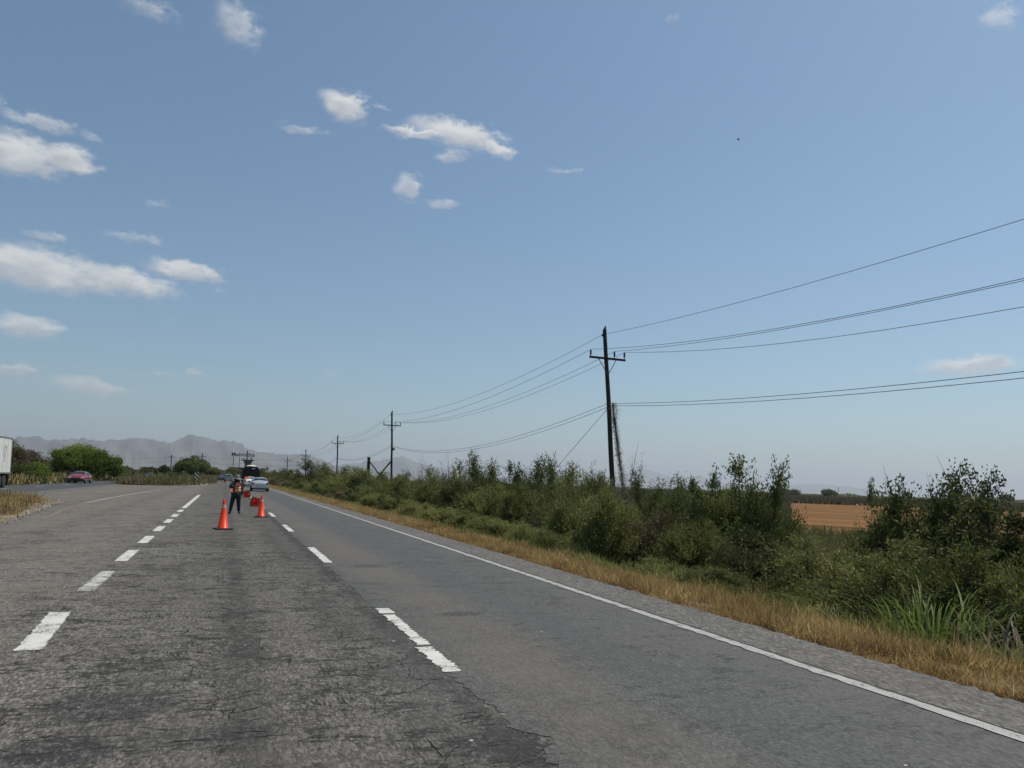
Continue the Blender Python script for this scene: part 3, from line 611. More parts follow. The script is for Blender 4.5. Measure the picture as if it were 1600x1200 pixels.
def rot_about(v, ax, ang):
    return v * np.cos(ang)[:, None] + np.cross(ax, v) * np.sin(ang)[:, None] + ax * (np.sum(ax * v, 1) * (1 - np.cos(ang)))[:, None]
def shrub_proto(name, seed, kind='feather', H=2.0, Rd=1.1, nl=64, per=470, lw=(0.07, 0.020), ragged=0.2, bare=0.0, lobe=0.22, low=0.0):
    """returns (stem mesh, leaf mesh): rounded plumes of fine leaves carried on stems that fan out of the base"""
    g = np.random.default_rng(seed)
    th = g.uniform(0, 2 * PI, nl); u_ = g.uniform(0, 1, nl); ph = np.arccos(1 - u_ * (1.0 - low)); rr = g.uniform(0.30, 1.0, nl) ** 0.55
    reach = 1 + ragged * (np.sin(th * 2 + g.uniform(0, 6)) * 0.5 + np.sin(th * 3 + ph * 4 + g.uniform(0, 6)) * 0.6) + g.normal(size=nl) * ragged * 0.5
    rr = rr * np.clip(reach, 0.5, 1.35) * 0.80
    lc = np.stack([np.cos(th) * np.sin(ph) * Rd * rr, np.sin(th) * np.sin(ph) * Rd * rr, H * 0.14 + np.cos(ph) * H * 0.82 * rr], 1)
    lr = H * lobe * g.uniform(0.55, 1.1, nl) * (1.15 - 0.35 * rr); base = lc * [0.16, 0.16, 0] * g.uniform(0.3, 1, (nl, 1))
    ax = unit(unit(lc - [0, 0, 0.1]) * 0.75 + [0, 0, 0.55] + g.normal(size=(nl, 3)) * 0.22)
    sb = MB()
    for i in range(nl):
        m1 = base[i] * 0.6 + lc[i] * 0.4 + np.array([0, 0, 0.06 * H]); tip = lc[i] + ax[i] * lr[i] * (1.0 if not bare else 1.5)
        sb.tube([base[i].tolist(), m1.tolist(), lc[i].tolist(), tip.tolist()], [0.02 * H / 2, 0.014 * H / 2, 0.008 * H / 2, 0.003], 4, cap=False)
        for q in range(6 if not bare else 16):
            d_ = unit(ax[i] + g.normal(size=3) * 0.7); p0 = lc[i] + (m1 - lc[i]) * g.uniform(0, 0.6); sb.tube([p0.tolist(), (p0 + d_ * lr[i] * 0.6).tolist(), (p0 + d_ * lr[i] * g.uniform(.9, 1.5) + [0, 0, .02]).tolist()], [0.006, 0.004, 0.002], 3, cap=False)
    # several plumelets inside every plume, leaves along each
    npl = 18; k = np.repeat(np.arange(nl), npl); pd = unit(ax[k] * 1.0 + g.normal(size=(len(k), 3)) * 0.62); pl = lr[k] * g.uniform(0.5, 1.25, len(k)); pb = lc[k] - ax[k] * (lr[k] * 0.35)[:, None] + g.normal(size=(len(k), 3)) * (lr[k] * 0.14)[:, None]
    spike = g.uniform(0, 1, len(k)) < 0.025; pl[spike] *= 1.5
    pt = np.clip(g.uniform(0, 1, nl)[k] * 0.55 + g.uniform(0, 1, len(k)) * 0.45, 0, 1)
    if bare: kk = g.uniform(0, 1, len(k)) > bare; k, pd, pl, pb, pt = k[kk], pd[kk], pl[kk], pb[kk], pt[kk]
    m_ = int(per * nl / (nl * npl)); j = np.repeat(np.arange(len(k)), m_); s = g.uniform(0.05, 1, len(j)) ** 0.8
    wid = pl[j] * (0.13 * np.sin(np.clip(s, 0, 1) * PI * 0.93) + 0.03)
    c = pb[j] + pd[j] * (pl[j] * s)[:, None] * 1.35 + g.normal(size=(len(j), 3)) * wid[:, None] + np.array([0, 0, -1.0]) * (s ** 2 * pl[j] * 0.18)[:, None]
    c[:, 2] = np.maximum(c[:, 2], 0.02)
    ld = unit(pd[j] * (1.0 if kind == 'feather' else 0.35) + g.normal(size=c.shape) * (0.6 if kind == 'feather' else 0.9) + [0, 0, 0.1])
    V, F = leaves(c, ld, lw[0] * g.uniform(0.6, 1.4, len(j)), lw[1] * g.uniform(0.7, 1.3, len(j)), g)
    tint = np.repeat(np.clip(pt[j] * 0.75 + g.uniform(0, 1, len(j)) * 0.25, 0, 1), 4)
    top = np.percentile(V[:, 2], 99.8) * 1.02; rad = np.percentile(np.hypot(V[:, 0], V[:, 1]), 98); DIM[name] = (top, rad)
    return sb.mesh(name + '_stems', mat=M['bark'] if not bare else M['twig']), np_mesh(name + '_leaves', V, F, M['f_tam'], tint), name
DIM = {}
PROTO = {
    'fe1': shrub_proto('feathery_a', 11), 'fe2': shrub_proto('feathery_b', 12, Rd=1.3, H=1.7, nl=72), 'fe3': shrub_proto('feathery_tall', 13, Rd=0.85, H=2.3, ragged=0.3, nl=60),
    'fe4': shrub_proto('feathery_c', 14, Rd=1.2, H=1.9, nl=60, ragged=0.35, lobe=0.30),
    'le1': shrub_proto('leafy_a', 21, 'leaf', lw=(0.052, 0.032), Rd=1.2, H=2.2, ragged=0.35, nl=60), 'le2': shrub_proto('leafy_b', 22, 'leaf', lw=(0.052, 0.032), Rd=0.95, H=2.4, ragged=0.35, nl=56, lobe=0.22),
    'le3': shrub_proto('leafy_c', 23, 'leaf', lw=(0.048, 0.031), Rd=1.3, H=1.8, ragged=0.25, nl=76), 'le4': shrub_proto('leafy_d', 24, 'leaf', lw=(0.052, 0.032), Rd=1.0, H=2.3, ragged=0.45, nl=52, lobe=0.24),
    'tw1': shrub_proto('twiggy', 31, lw=(0.05, 0.015), Rd=0.8, H=2.4, bare=0.72, ragged=0.5, nl=44, lobe=0.26),
}
used = {}
def shrub(kind, x, y, top, rad, mat, label, group=None, name='shrub', cat='shrub', lean=0.0):
    """top = height above road level of its highest sprigs, rad = crown radius"""
    z0 = gz(x) - 0.05; h = top - z0
    rl = random.Random(int(x * 131 + y * 977))
    if kind in ('fe1', 'fe2') and rl.random() < 0.4: kind = 'fe4'
    if kind == 'le1' and not 17 < y < 19 and rl.random() < 0.4: kind = 'le4'
    sm, lm, dn = PROTO[kind]; ph, pr = DIM[dn]
    root = empty(name, (x, y, z0), rl.uniform(0, 6.28), label, cat, group); sc = (rad / pr, rad / pr, h / ph)
    root.scale = sc
    s_ = link('stems', sm, root); l_ = link('foliage', lm, root)
    l_.material_slots[0].link = 'OBJECT'; l_.material_slots[0].material = M[mat]
    return root
G1 = 'tall dark shrubs of the back row along the ditch'; G2 = 'feathery shrubs in the ditch thicket'; G3 = 'low feathery shrubs fringing the dry verge'
# back row, near to far (kind, x, y, top, radius, material, label)
BACK = [
 ('le3', 12.5, 8.15, 1.55, 1.5, 'f_olive', 'large dark olive shrub cut off by the right frame edge'),
 ('le3', 12.9, 8.9, 1.50, 1.5, 'f_olive', 'dark olive rounded shrub second from the right frame edge'),
 ('le3', 13.3, 9.7, 1.62, 1.0, 'f_dark', 'dark shrub third from the right frame edge behind the feathery ones'),
 ('le2', 13.7, 10.6, 2.05, 0.72, 'f_dark', 'slim dark shrub with pointed top at the right end of the field gap clump'),
 ('le2', 14.2, 11.9, 2.22, 0.95, 'f_dark', 'tallest ragged dark shrub right of the brown field gap'),
 ('le1', 14.0, 12.75, 1.86, 0.55, 'f_dark', 'dark shrub at the right edge of the visible brown field patch'),
 ('le2', 13.9, 16.4, 2.35, 0.7, 'f_dark', 'dark narrow shrub at the left edge of the brown field patch'),
 ('le1', 14.1, 17.6, 2.50, 1.35, 'f_dark', 'big dark peaked shrub left of the brown field, tallest there'),
 ('le3', 13.6, 18.3, 1.75, 1.1, 'f_dark', 'lower dark shrub at the left foot of the big dark peaked one'),
 ('le3', 14.2, 19.9, 2.05, 0.95, 'f_dark', 'dark shrub in the gap just right of the leaning pole, rightmost of three'),
 ('le1', 14.2, 21.4, 2.00, 0.8, 'f_dark', 'dark shrub in the gap right of the leaning pole, middle of three'),
 ('le2', 14.3, 22.9, 2.15, 0.7, 'f_dark', 'dark shrub right beside the leaning pole foot'),
 ('tw1', 14.3, 24.8, 2.75, 0.75, 'f_olive', 'half bare twiggy shrub with the dangling vine behind it at the leaning pole'),
 ('fe1', 14.2, 27.2, 2.10, 1.0, 'f_olive', 'olive feathery shrub just left of the leaning pole'),
 ('fe3', 14.5, 28.9, 2.45, 1.0, 'f_tam', 'green feathery shrub left of the leaning pole under the stay wire'),
 ('le2', 14.5, 30.9, 2.88, 0.85, 'f_dark', 'dark shrub with a pointed tuft below the stay wire'),
 ('fe1', 14.6, 33.2, 2.45, 1.3, 'f_tam', 'green shrub between the two pointed tufts left of the stay wire'),
 ('le2', 14.6, 35.6, 2.95, 0.9, 'f_dark', 'dark shrub with a pointed tuft left of the stay wire end'),
 ('le1', 14.8, 38.5, 2.72, 1.2, 'f_dark', 'dense dark shrub right of the tall tufted tree-like shrub'),
 ('le2', 15.0, 42.8, 3.40, 0.95, 'f_tam', 'tree-like shrub with a leafy tuft standing highest against the sky mid-frame'),
 ('fe3', 15.0, 46.8, 2.90, 1.3, 'f_tam', 'green shrub just left of the leafy tufted shrub'),
 ('tw1', 15.2, 50.6, 3.25, 1.2, 'f_olive', 'shrub with bare curving grey twigs sticking up mid-frame'),
 ('fe1', 15.2, 54.5, 2.60, 1.5, 'f_tam', 'shrub left of the bare grey twigs'),
 ('tw1', 15.0, 58.5, 3.35, 0.6, 'f_tam', 'thin sprig of a shrub alone against the sky right of the second pole'),
 ('fe2', 15.0, 64, 2.25, 2.0, 'f_tam', 'broad shrub at the foot of the second pole'),
 ('fe1', 15.0, 71, 2.35, 2.1, 'f_tam', 'rounded shrub under the braced stub post, right one'),
 ('le1', 15.0, 79, 2.55, 2.2, 'f_tam', 'rounded shrub under the braced stub post, left one'),
 ('fe1', 15.0, 88, 2.75, 2.4, 'f_tam', 'shrub between the third pole and the braced stub post'),
 ('le1', 15.0, 98, 3.1, 2.6, 'f_dark', 'dark rounded shrub at the foot of the third pole'),
 ('le2', 15.2, 113, 3.4, 2.2, 'f_olive', 'shrub just right of the tall olive treelike shrub'),
 ('le2', 15.0, 127, 4.55, 2.9, 'f_olive', 'tall olive treelike shrub between the fourth and third poles'),
]
for k_, x, y, tp, rd, mt_, lb in BACK: shrub(k_, x, y, tp + 0.1, rd * 1.35, mt_, lb, G1)
MID = [
 ('fe2', 10.6, 6.9, 0.62, 1.1, 'f_tam', 'grey-green feathery shrub behind the bright reeds, nearest one'), ('fe1', 11.2, 8.6, 0.78, 1.35, 'f_tam', 'feathery shrub left of and behind the bright reeds'),
 ('fe2', 11.6, 10.4, 0.72, 1.5, 'f_tam', 'wide feathery shrub in front of the brown field gap, right one'), ('fe1', 11.8, 12.3, 0.60, 1.3, 'f_tam', 'wide feathery shrub in front of the brown field gap, left one'),
 ('fe3', 12.0, 14.3, 0.62, 1.1, 'f_olive', 'olive feathery shrub below the left edge of the brown field'), ('fe1', 11.6, 16.5, 0.72, 1.1, 'f_tam', 'feathery shrub beneath the big dark peaked shrub'),
 ('fe2', 12.2, 19.0, 0.85, 1.4, 'f_brown', 'brownish drying shrub right of the yellow-green blades'), ('fe1', 12.0, 21.5, 1.05, 1.3, 'f_tam', 'shrub in front of the three dark ones beside the leaning pole'),
 ('fe3', 10.9, 19.8, 1.65, 1.1, 'f_tam', 'tall soft feathery shrub standing in front of the leaning pole foot'), ('fe3', 11.1, 22.6, 1.35, 1.0, 'f_tam', None), ('fe1', 12.0, 26.0, 1.5, 1.5, 'f_olive', None),
 ('fe2', 12.2, 30.0, 1.55, 1.6, 'f_tam', None), ('fe1', 12.0, 34.0, 1.45, 1.6, 'f_tam', None), ('fe2', 12.2, 39.0, 1.5, 1.8, 'f_olive', None), ('fe1', 12.4, 44.0, 1.5, 1.8, 'f_tam', None),
 ('le3', 12.4, 50.0, 1.5, 1.9, 'f_dark', None), ('fe1', 12.4, 57.0, 1.4, 2.2, 'f_tam', None), ('fe2', 12.4, 65.0, 1.3, 2.3, 'f_tam', None), ('le3', 12.5, 75.0, 1.6, 2.6, 'f_dark', None), ('fe1', 12.5, 86.0, 1.7, 2.6, 'f_tam', None), ('le3', 12.8, 99.0, 2.0, 2.8, 'f_dark', None),
]
for k_, x, y, tp, rd, mt_, lb in MID: shrub(k_, x, y, tp + 0.15, rd * 1.12, mt_, lb or 'green feathery shrub in the middle of the thicket left of the leaning pole', G2)
FRONT = [
 ('fe2', 9.75, 10.1, -0.05, 0.85, 'f_tam', 'low rounded dark cushion shrub at the verge left of the bright reeds'), ('fe1', 9.7, 12.2, 0.18, 0.95, 'f_tam', 'low shrub on the verge edge right of the yellow-green blades'),
 ('fe2', 9.8, 14.0, 0.12, 0.9, 'f_tam', None), ('fe1', 9.6, 19.3, 0.35, 0.95, 'f_tam', None), ('fe2', 9.7, 21.3, 0.45, 1.1, 'f_tam', None), ('fe1', 9.5, 24.0, 0.5, 1.1, 'f_tam', None), ('fe2', 9.6, 27.3, 0.6, 1.3, 'f_tam', None),
 ('fe1', 9.5, 31.0, 0.55, 1.3, 'f_tam', None), ('fe2', 9.7, 35.5, 0.7, 1.5, 'f_tam', None), ('le3', 9.6, 40.5, 0.8, 1.4, 'f_dark', None), ('fe1', 9.7, 46.0, 0.8, 1.6, 'f_tam', None), ('le3', 9.8, 52.0, 0.9, 1.7, 'f_dark', None),
 ('fe2', 9.6, 58.5, 0.7, 1.6, 'f_tan', 'pale dried bush at the verge below the braced stub post'), ('fe1', 10.2, 66, 1.0, 1.9, 'f_tam', None), ('le3', 10.2, 75, 1.1, 2.0, 'f_dark', None), ('fe1', 10.2, 85, 1.2, 2.1, 'f_tam', None), ('le3', 10.6, 96, 1.4, 2.3, 'f_dark', None),
 ('fe2', 10.2, 108, 1.0, 2.3, 'f_tan', None), ('le3', 11.2, 122, 1.8, 2.6, 'f_olive', None), ('fe2', 10.2, 136, 1.0, 2.6, 'f_tan', None), ('le3', 12.2, 142, 2.5, 3.0, 'f_olive', None), ('fe2', 10.5, 158, 1.2, 3.0, 'f_tan', None),
 ('le3', 13.5, 165, 3.2, 3.5, 'f_olive', None), ('le1', 14.5, 188, 3.3, 3.8, 'f_olive', None), ('fe2', 11, 182, 1.6, 3.2, 'f_tan', None), ('le1', 14.5, 214, 3.9, 4.4, 'f_olive', None), ('le3', 13.5, 240, 3.8, 4.4, 'f_olive', None), ('fe2', 10.6, 212, 1.8, 3.3, 'f_olive', None), ('le1', 13.5, 275, 4.6, 5.0, 'f_olive', None), ('le3', 12.5, 310, 4.8, 5.0, 'f_olive', None), ('fe2', 10.5, 255, 2.6, 3.6, 'f_olive', None),
]
for k_, x, y, tp, rd, mt_, lb in FRONT:
    if y < 100: x -= 0.75
    if lb: shrub(k_, x, y, tp, rd, mt_, lb, G3)
    elif y < 100: shrub(k_, x, y, tp, rd, mt_, 'low green shrub fringing the dry verge between road and thicket', G3)
    elif mt_ == 'f_tan': shrub(k_, x, y, tp, rd, mt_, 'pale tan dry bush beside the far road edge', 'tan bushes at the far road edge')
    else: shrub(k_, x, y, tp, rd, mt_, 'olive bush of the far hedge right of the queued vehicles', 'far olive hedge bushes')

# understorey: fine sprigs filling the ditch slope
def sprigs(n, xf, yf, hf, wf, up=1.0, seed=0, zoff=0.0):
    g = np.random.default_rng(seed); x = xf(g, n); y = yf(g, n); z = np.interp(x, [p_ for p_ in (6.2, 7.2, 8.2, 9.3, 10.8, 13.5, 18, 24, 38)], [-.05, -.10, -.22, -.65, -1.1, -1.35, -1.3, -1.05, -1.0])
    c = np.stack([x, y, z - 0.03 + zoff], 1); d = unit(g.normal(size=(n, 3)) * 0.45 + [0, 0, up]); h = hf(g, x, y); w = wf(g, x, y)
    V, F = leaves(c, d, h, w, g, fold=0.08); return V, F, x, y, g
def nearY(lo, hi, pw=2.2): return lambda g, n: lo + (hi - lo) * g.uniform(0, 1, n) ** pw
def stuff(name, parts, mat, label, cat='grass'):
    V = np.concatenate([p[0] for p in parts]); o = 0; Fs = []
    for p in parts: Fs.append(p[1] + o); o += len(p[0])
    T = np.concatenate([p[2] for p in parts]); me = np_mesh(name, V, np.concatenate(Fs), mat, T)
    return tag(link(name, me), label, cat, kind='stuff')
parts = []
g0 = np.random.default_rng(77)
# tussocks of the low thicket
nc = 3000; cx = g0.uniform(8.15, 17.5, nc); cy = 3.5 + 116 * g0.uniform(0, 1, nc) ** 1.6; hh = g0.uniform(0.25, 0.62, nc) * np.clip(0.55 + (cx - 8.15) * 0.25, 0.35, 1.15); tt = g0.uniform(0, 1, nc)
j = np.repeat(np.arange(nc), 75); n = len(j)
x = cx[j] + g0.normal(size=n) * 0.20; y = cy[j] + g0.normal(size=n) * 0.22; s = g0.uniform(0.1, 1, n)
z = np.interp(x, [6.2, 7.2, 8.2, 9.3, 10.8, 13.5, 18, 24], [-.05, -.10, -.22, -.65, -1.1, -1.35, -1.3, -1.05]) + hh[j] * s * 0.8 - 0.05
d = unit(g0.normal(size=(n, 3)) * 0.7 + [0, 0, 0.8]); Vv, Ff = leaves(np.stack([x, y, z], 1), d, 0.16 * g0.uniform(0.6, 1.5, n) * (1 + cy[j] * 0.01), 0.016 * (1 + cy[j] * 0.02), g0)
parts.append((Vv, Ff, np.repeat(np.clip(tt[j] * 0.7 + g0.uniform(0, 1, n) * 0.3, 0, 1), 4)))
stuff('undergrowth', parts, M['f_tam'], 'green undergrowth filling the ditch between the shrubs', 'undergrowth')
# tall dull grass behind the shrubs up to the field
V_, F_, x, y, g_ = sprigs(70000, lambda g, n: g.uniform(16, 38, n), nearY(-5, 130, 1.4), lambda g, x, y: g.uniform(0.3, 0.95, len(x)), lambda g, x, y: 0.02 + 0.0006 * np.maximum(y, 0), seed=5)
stuff('tall_grass', [(V_, F_, np.repeat(g_.uniform(0, 1, len(x)) ** 1.2 * 0.9, 4))], M['f_olive'], 'dull olive grass between the ditch and the brown field')
# low crop beyond the field
g = np.random.default_rng(9); n = 60000; r_ = 215 + 1100 * g.uniform(0, 1, n) ** 1.5; a_ = np.radians(g.uniform(14, 62, n)); c = np.stack([r_ * np.sin(a_), r_ * np.cos(a_), np.full(n, -1.1)], 1)
V_, F_ = leaves(c, g.normal(size=(n, 3)) * 0.45 + [0, 0, 1], g.uniform(0.7, 1.35, n), 0.5 + r_ * 0.0012, g)
stuff('crop_rows', [(V_, F_, np.repeat(g.uniform(0, 1, n), 4))], M['f_brown'], 'dark brownish green crop band beyond the harvested field', 'crop')
n = 14000; r_ = g.uniform(1250, 1650, n); a_ = np.radians(g.uniform(12, 64, n)); hp = 1.2 + 1.6 * np.clip(np.sin(a_ * 41) + np.sin(a_ * 97) * .8 + np.sin(a_ * 213) * .5, 0, 2); c = np.stack([r_ * np.sin(a_), r_ * np.cos(a_), -1 + hp * g.uniform(0, 1, n)], 1)
V_, F_ = leaves(c, g.normal(size=(n, 3)) + [0, 0, .5], 2.6, 2.2, g)
stuff('distant_treeline', [(V_, F_, np.repeat(g.uniform(0, 1, n), 4))], M['f_dark'], 'thin dark line of distant trees along the flat right horizon', 'trees')

g = np.random.default_rng(19); n = 60000; r_ = 48 + 180 * g.uniform(0, 1, n) ** 1.2; a_ = np.radians(g.uniform(14, 42, n)); c = np.stack([r_ * np.sin(a_), r_ * np.cos(a_), np.full(n, -1.1)], 1); c = c[c[:, 0] > 22]; n = len(c)
V_, F_ = leaves(c, g.normal(size=(n, 3)) * 0.45 + [0, 0, 1], g.uniform(0.4, 1.1, n), 0.06 + np.hypot(c[:, 0], c[:, 1]) * 0.0012, g)
stuff('rough_grass', [(V_, F_, np.repeat(g.uniform(0, 1, n), 4))], M['f_brown'], 'rough reddish brown grassland left of the harvested field')
# dry verge
def verge(xlo, xhi, ylo, yhi, ntuft, per, hlo, hhi, seed, pw, mat, label, wb=0.006, sprd=0.06, up=1.3, name='dry_grass', inside=None, zf_=None):
    g = np.random.default_rng(seed); tx = g.uniform(xlo, xhi, ntuft); ty = ylo + (yhi - ylo) * g.uniform(0, 1, ntuft) ** pw
    if inside is not None: k = inside(tx, ty, g); tx, ty = tx[k], ty[k]
    th = g.uniform(hlo, hhi, len(tx)) * (1 + 0.35 * np.sin(ty * 1.9 + 2 * tx) + 0.3 * np.sin(ty * 4.7 + tx * 5) + 0.2 * np.sin(ty * 0.7 + tx)); tt = np.clip(g.normal(0.5, 0.22, len(tx)) + 0.22 * np.sin(ty * 1.1 + tx * 2.3) * np.sin(ty * 3.3), 0, 1)
    j = np.repeat(np.arange(len(tx)), per); n = len(j); far = 1 + ty[j] * 0.028
    x = tx[j] + g.normal(size=n) * sprd * far; y = ty[j] + g.normal(size=n) * sprd * far
    z = (np.interp(x, [6.2, 7.2, 8.2, 9.3, 10.8, 13.5], [-.05, -.10, -.22, -.65, -1.1, -1.35]) if zf_ is None else zf_) - 0.015
    c = np.stack([x, y, np.broadcast_to(z, (n,))], 1); d = unit(g.normal(size=(n, 3)) * 0.5 + [0, 0, up])
    h = th[j] * g.uniform(0.45, 1.25, n); V, F = leaves(c, d, h, wb * far * g.uniform(0.7, 1.5, n), g, fold=0.12)
    return stuff(name, [(V, F, np.repeat(np.clip(tt[j] * 0.45 + g.uniform(0, 1, n) * 0.6, 0, 1), 4))], mat, label)
edgef = lambda x, y, g: (x > 6.24 + 0.10 * np.sin(y * 2.7) * np.sin(y * 0.9) + 0.06 * np.sin(y * 7.1) + g.uniform(-0.06, 0.16, len(x))) & (np.sin(x * 3.1 + y * 1.3) * np.sin(y * 2.1 - x * 1.7) + 0.4 * np.sin(y * 5.3 + x * 4) < 0.72)
verge(6.35, 8.1, 2.5, 34, 15000, 24, 0.05, 0.20, 41, 1.35, M['straw'], 'golden dry grass verge along the near right road edge', inside=edgef, up=0.6, sprd=0.06, wb=0.0042)
verge(6.18, 7.9, 32, 150, 7000, 12, 0.12, 0.26, 42, 1.3, M['straw'], 'golden dry grass verge thinning out toward the distance', wb=0.010, inside=edgef)
verge(6.16, 7.0, 2.5, 70, 11000, 20, 0.03, 0.12, 43, 1.5, M['rust'], 'short rust brown grass creeping over the asphalt edge', wb=0.005, inside=edgef, up=0.5)
verge(6.5, 8.0, 2.5, 60, 620, 46, 0.14, 0.32, 52, 1.4, M['straw'], 'taller pale straw tussocks standing above the dry verge', wb=0.005, inside=edgef, up=0.9, sprd=0.075, name='tussocks')
verge(7.3, 8.6, 2.5, 60, 520, 40, 0.10, 0.28, 53, 1.4, M['f_olive'], 'olive green tufts mixed into the upper edge of the dry verge', wb=0.006, inside=edgef, up=0.8, sprd=0.08, name='tufts')
def in_isl(x, y, g):
    xs = np.interp(y, [-20, 10, 20, 24.5, 30, 35, 42.5, 46], [-5.45, -5.5, -5.8, -5.95, -6.5, -7.1, -7.9, -9.3]); return (x < xs - g.uniform(0.1, 0.9, len(x)) + 0.3 * np.sin(y * 1.3)) & (x > -11) & (y < 45.5 - g.uniform(0, 1, len(x)))
verge(-11, -5.4, 12, 46, 6500, 14, 0.10, 0.30, 44, 1.0, M['straw'], 'dry golden weeds on the near median at the left frame edge', wb=0.010, inside=in_isl, zf_=0.04)
verge(-11, -5.8, 14, 46, 800, 26, 0.2, 0.42, 45, 1.0, M['f_tan'], 'olive brown weeds standing among the golden grass of the near median', wb=0.012, inside=in_isl, zf_=0.04, sprd=0.1, name='weeds')
med = lambda x, y, g: x < np.interp(y, [100, 104, 111, 118, 140], [-9, -6, -4.0, -3.3, -3.0]) - g.uniform(0, 0.5, len(x))
verge(-11.3, -3, 100.5, 330, 5200, 16, 0.35, 0.8, 46, 1.8, M['f_tan'], 'low tan and olive scrub covering the far median', wb=0.03, inside=med, zf_=0.08, sprd=0.16, name='scrub')
verge(-11.3, -3, 101, 330, 1500, 16, 0.4, 0.95, 47, 1.6, M['f_olive'], 'olive green weeds among the scrub of the far median', wb=0.035, inside=med, zf_=0.08, sprd=0.18, name='weeds')
verge(-34, -19.3, 78, 240, 8000, 14, 0.35, 1.0, 48, 1.2, M['f_olive'], 'mixed green weeds beyond the oncoming carriageway', wb=0.04, zf_=-0.2, sprd=0.25, name='weeds')
verge(-30, -19.2, 78, 240, 3000, 14, 0.35, 1.0, 49, 1.2, M['straw'], 'yellow dry grass beyond the oncoming carriageway', wb=0.04, zf_=-0.2, sprd=0.2)
verge(-80, -20, 150, 500, 4000, 12, 0.8, 2.2, 50, 1.0, M['f_olive'], 'far scrubland left of the road below the mountains', wb=0.14, zf_=-0.5, sprd=0.5, name='scrubland')
verge(-8, 40, 445, 620, 3000, 14, 0.8, 2.6, 51, 1.0, M['f_olive'], 'far scrub where the road vanishes', wb=0.2, zf_=-0.1, sprd=0.5, name='scrubland')
# rubble along the median edge and the verge
g = np.random.default_rng(8); b = MB()
for k in range(300):
    y = 14 + 30 * g.uniform(0, 1) ** 0.8; xe = np.interp(y, [-20, 10, 20, 24.5, 30, 35, 42.5, 46], [-5.3, -5.35, -5.6, -5.75, -6.2, -6.75, -7.4, -9]); x = xe - abs(g.normal()) * 0.25 + 0.12; r = 0.012 + 0.035 * g.uniform(0, 1) ** 3
    R3 = Euler(g.uniform(0, 6, 3)).to_matrix(); b.box((x, y, 0.03 + r * 0.4), (r * 2.2, r * 1.6, r * 1.2), R3, taper=0.6)
M['stone'] = plain('pale_stone', (0.30, 0.27, 0.225), 0.9, var=0.45, vs=3)
tag(b.build('rubble', M['stone']), 'pale gravel scattered along the near median edge', 'gravel', kind='stuff')

# reeds and blade clumps
def blades(n, H, R0, seed, w=0.022, arch=0.5):
    g = np.random.default_rng(seed); V = []; F = []; T = []; o = 0
    for i in range(n):
        a = g.uniform(0, 2 * PI); r = R0 * math.sqrt(g.uniform(0, 1)); p = Vector((r * math.cos(a), r * math.sin(a), 0)); h = H * g.uniform(0.45, 1.05)
        st = Vector((math.cos(a + g.normal() * .8), math.sin(a + g.normal() * .8), 0)) * arch * g.uniform(0.2, 1.0); side = Vector((-st.y, st.x, 0)).normalized(); wd = w * g.uniform(0.6, 1.3); K = 6; tn = g.uniform(0, 1)
        for k in range(K + 1):
            t = k / K; c = p + Vector((0, 0, h * (t - 0.35 * arch * t ** 3))) + st * h * t * t; ww = wd * (1 - t ** 2.2) * (0.55 + 0.8 * min(1, t * 3)); tw = Matrix.Rotation(t * g.uniform(.2, .6), 3, 'Z')
            V += [tuple(c - tw @ side * ww), tuple(c + tw @ side * ww)]; T += [tn, tn]
        F += [(o + 2 * k, o + 2 * k + 1, o + 2 * k + 3, o + 2 * k + 2) for k in range(K)]; o += 2 * (K + 1)
    return V, F, T
def reed(x, y, n, H, R0, seed, mat, label, cat, arch=0.5, w=0.022, name='reed_clump', dz=0.0):
    V, F, T = blades(n, H, R0, seed, w, arch); o = link(name, np_mesh(name, V, F, M[mat], T)); o.location = (x, y, gz(x) - 0.03 + dz); return tag(o, label, cat)
reed(8.95, 7.2, 150, 1.45, 0.55, 61, 'f_reed', 'bright green reed clump with arching blades at the verge, right of centre', 'reeds', 0.9, 0.012)
reed(8.85, 6.35, 60, 0.75, 0.35, 62, 'f_reed', 'thin bright green reeds right of the large reed clump', 'reeds', 0.6, 0.0065)
reed(9.0, 6.1, 140, 1.15, 0.6, 63, 'f_deadreed', 'pale dried reeds with bent blades near the right frame edge', 'reeds', 0.9, 0.014)
reed(10.2, 5.6, 60, 1.2, 0.6, 64, 'f_deadreed', 'dry straw blades in the dark hollow at the right frame edge', 'reeds', 0.9, 0.012)
reed(10.5, 16.3, 150, 1.25, 0.75, 65, 'f_yellow', 'yellow-green upright blades below and right of the leaning pole', 'reeds', 0.35, 0.018)
reed(10.1, 14.6, 100, 1.05, 0.6, 66, 'f_yellow', 'yellow-green blades lower on the slope, right of the upright ones', 'reeds', 0.4, 0.0065)
reed(13.2, 13.8, 110, 1.45, 0.9, 67, 'f_reed', 'fresh green grass tuft just under the brown field', 'grass tuft', 0.3, 0.014, name='grass_tuft')
b = MB(); g = np.random.default_rng(4)
for k in range(9):
    x0, y0 = 9.3 + g.uniform(0, 1.3), 5.6 + g.uniform(0, 1.0); b.tube([(x0, y0, gz(x0)), (x0 + 0.55, y0 - 0.25, gz(x0) + 0.75), (x0 + 1.2, y0 - 0.5, gz(x0) + 1.35 + g.uniform(0, .3))], [0.008, 0.006, 0.003], 4)
tag(b.build('dry_stalks', M['twig']), 'bare slanting dry stalks over the hollow at the right frame edge', 'stalks')
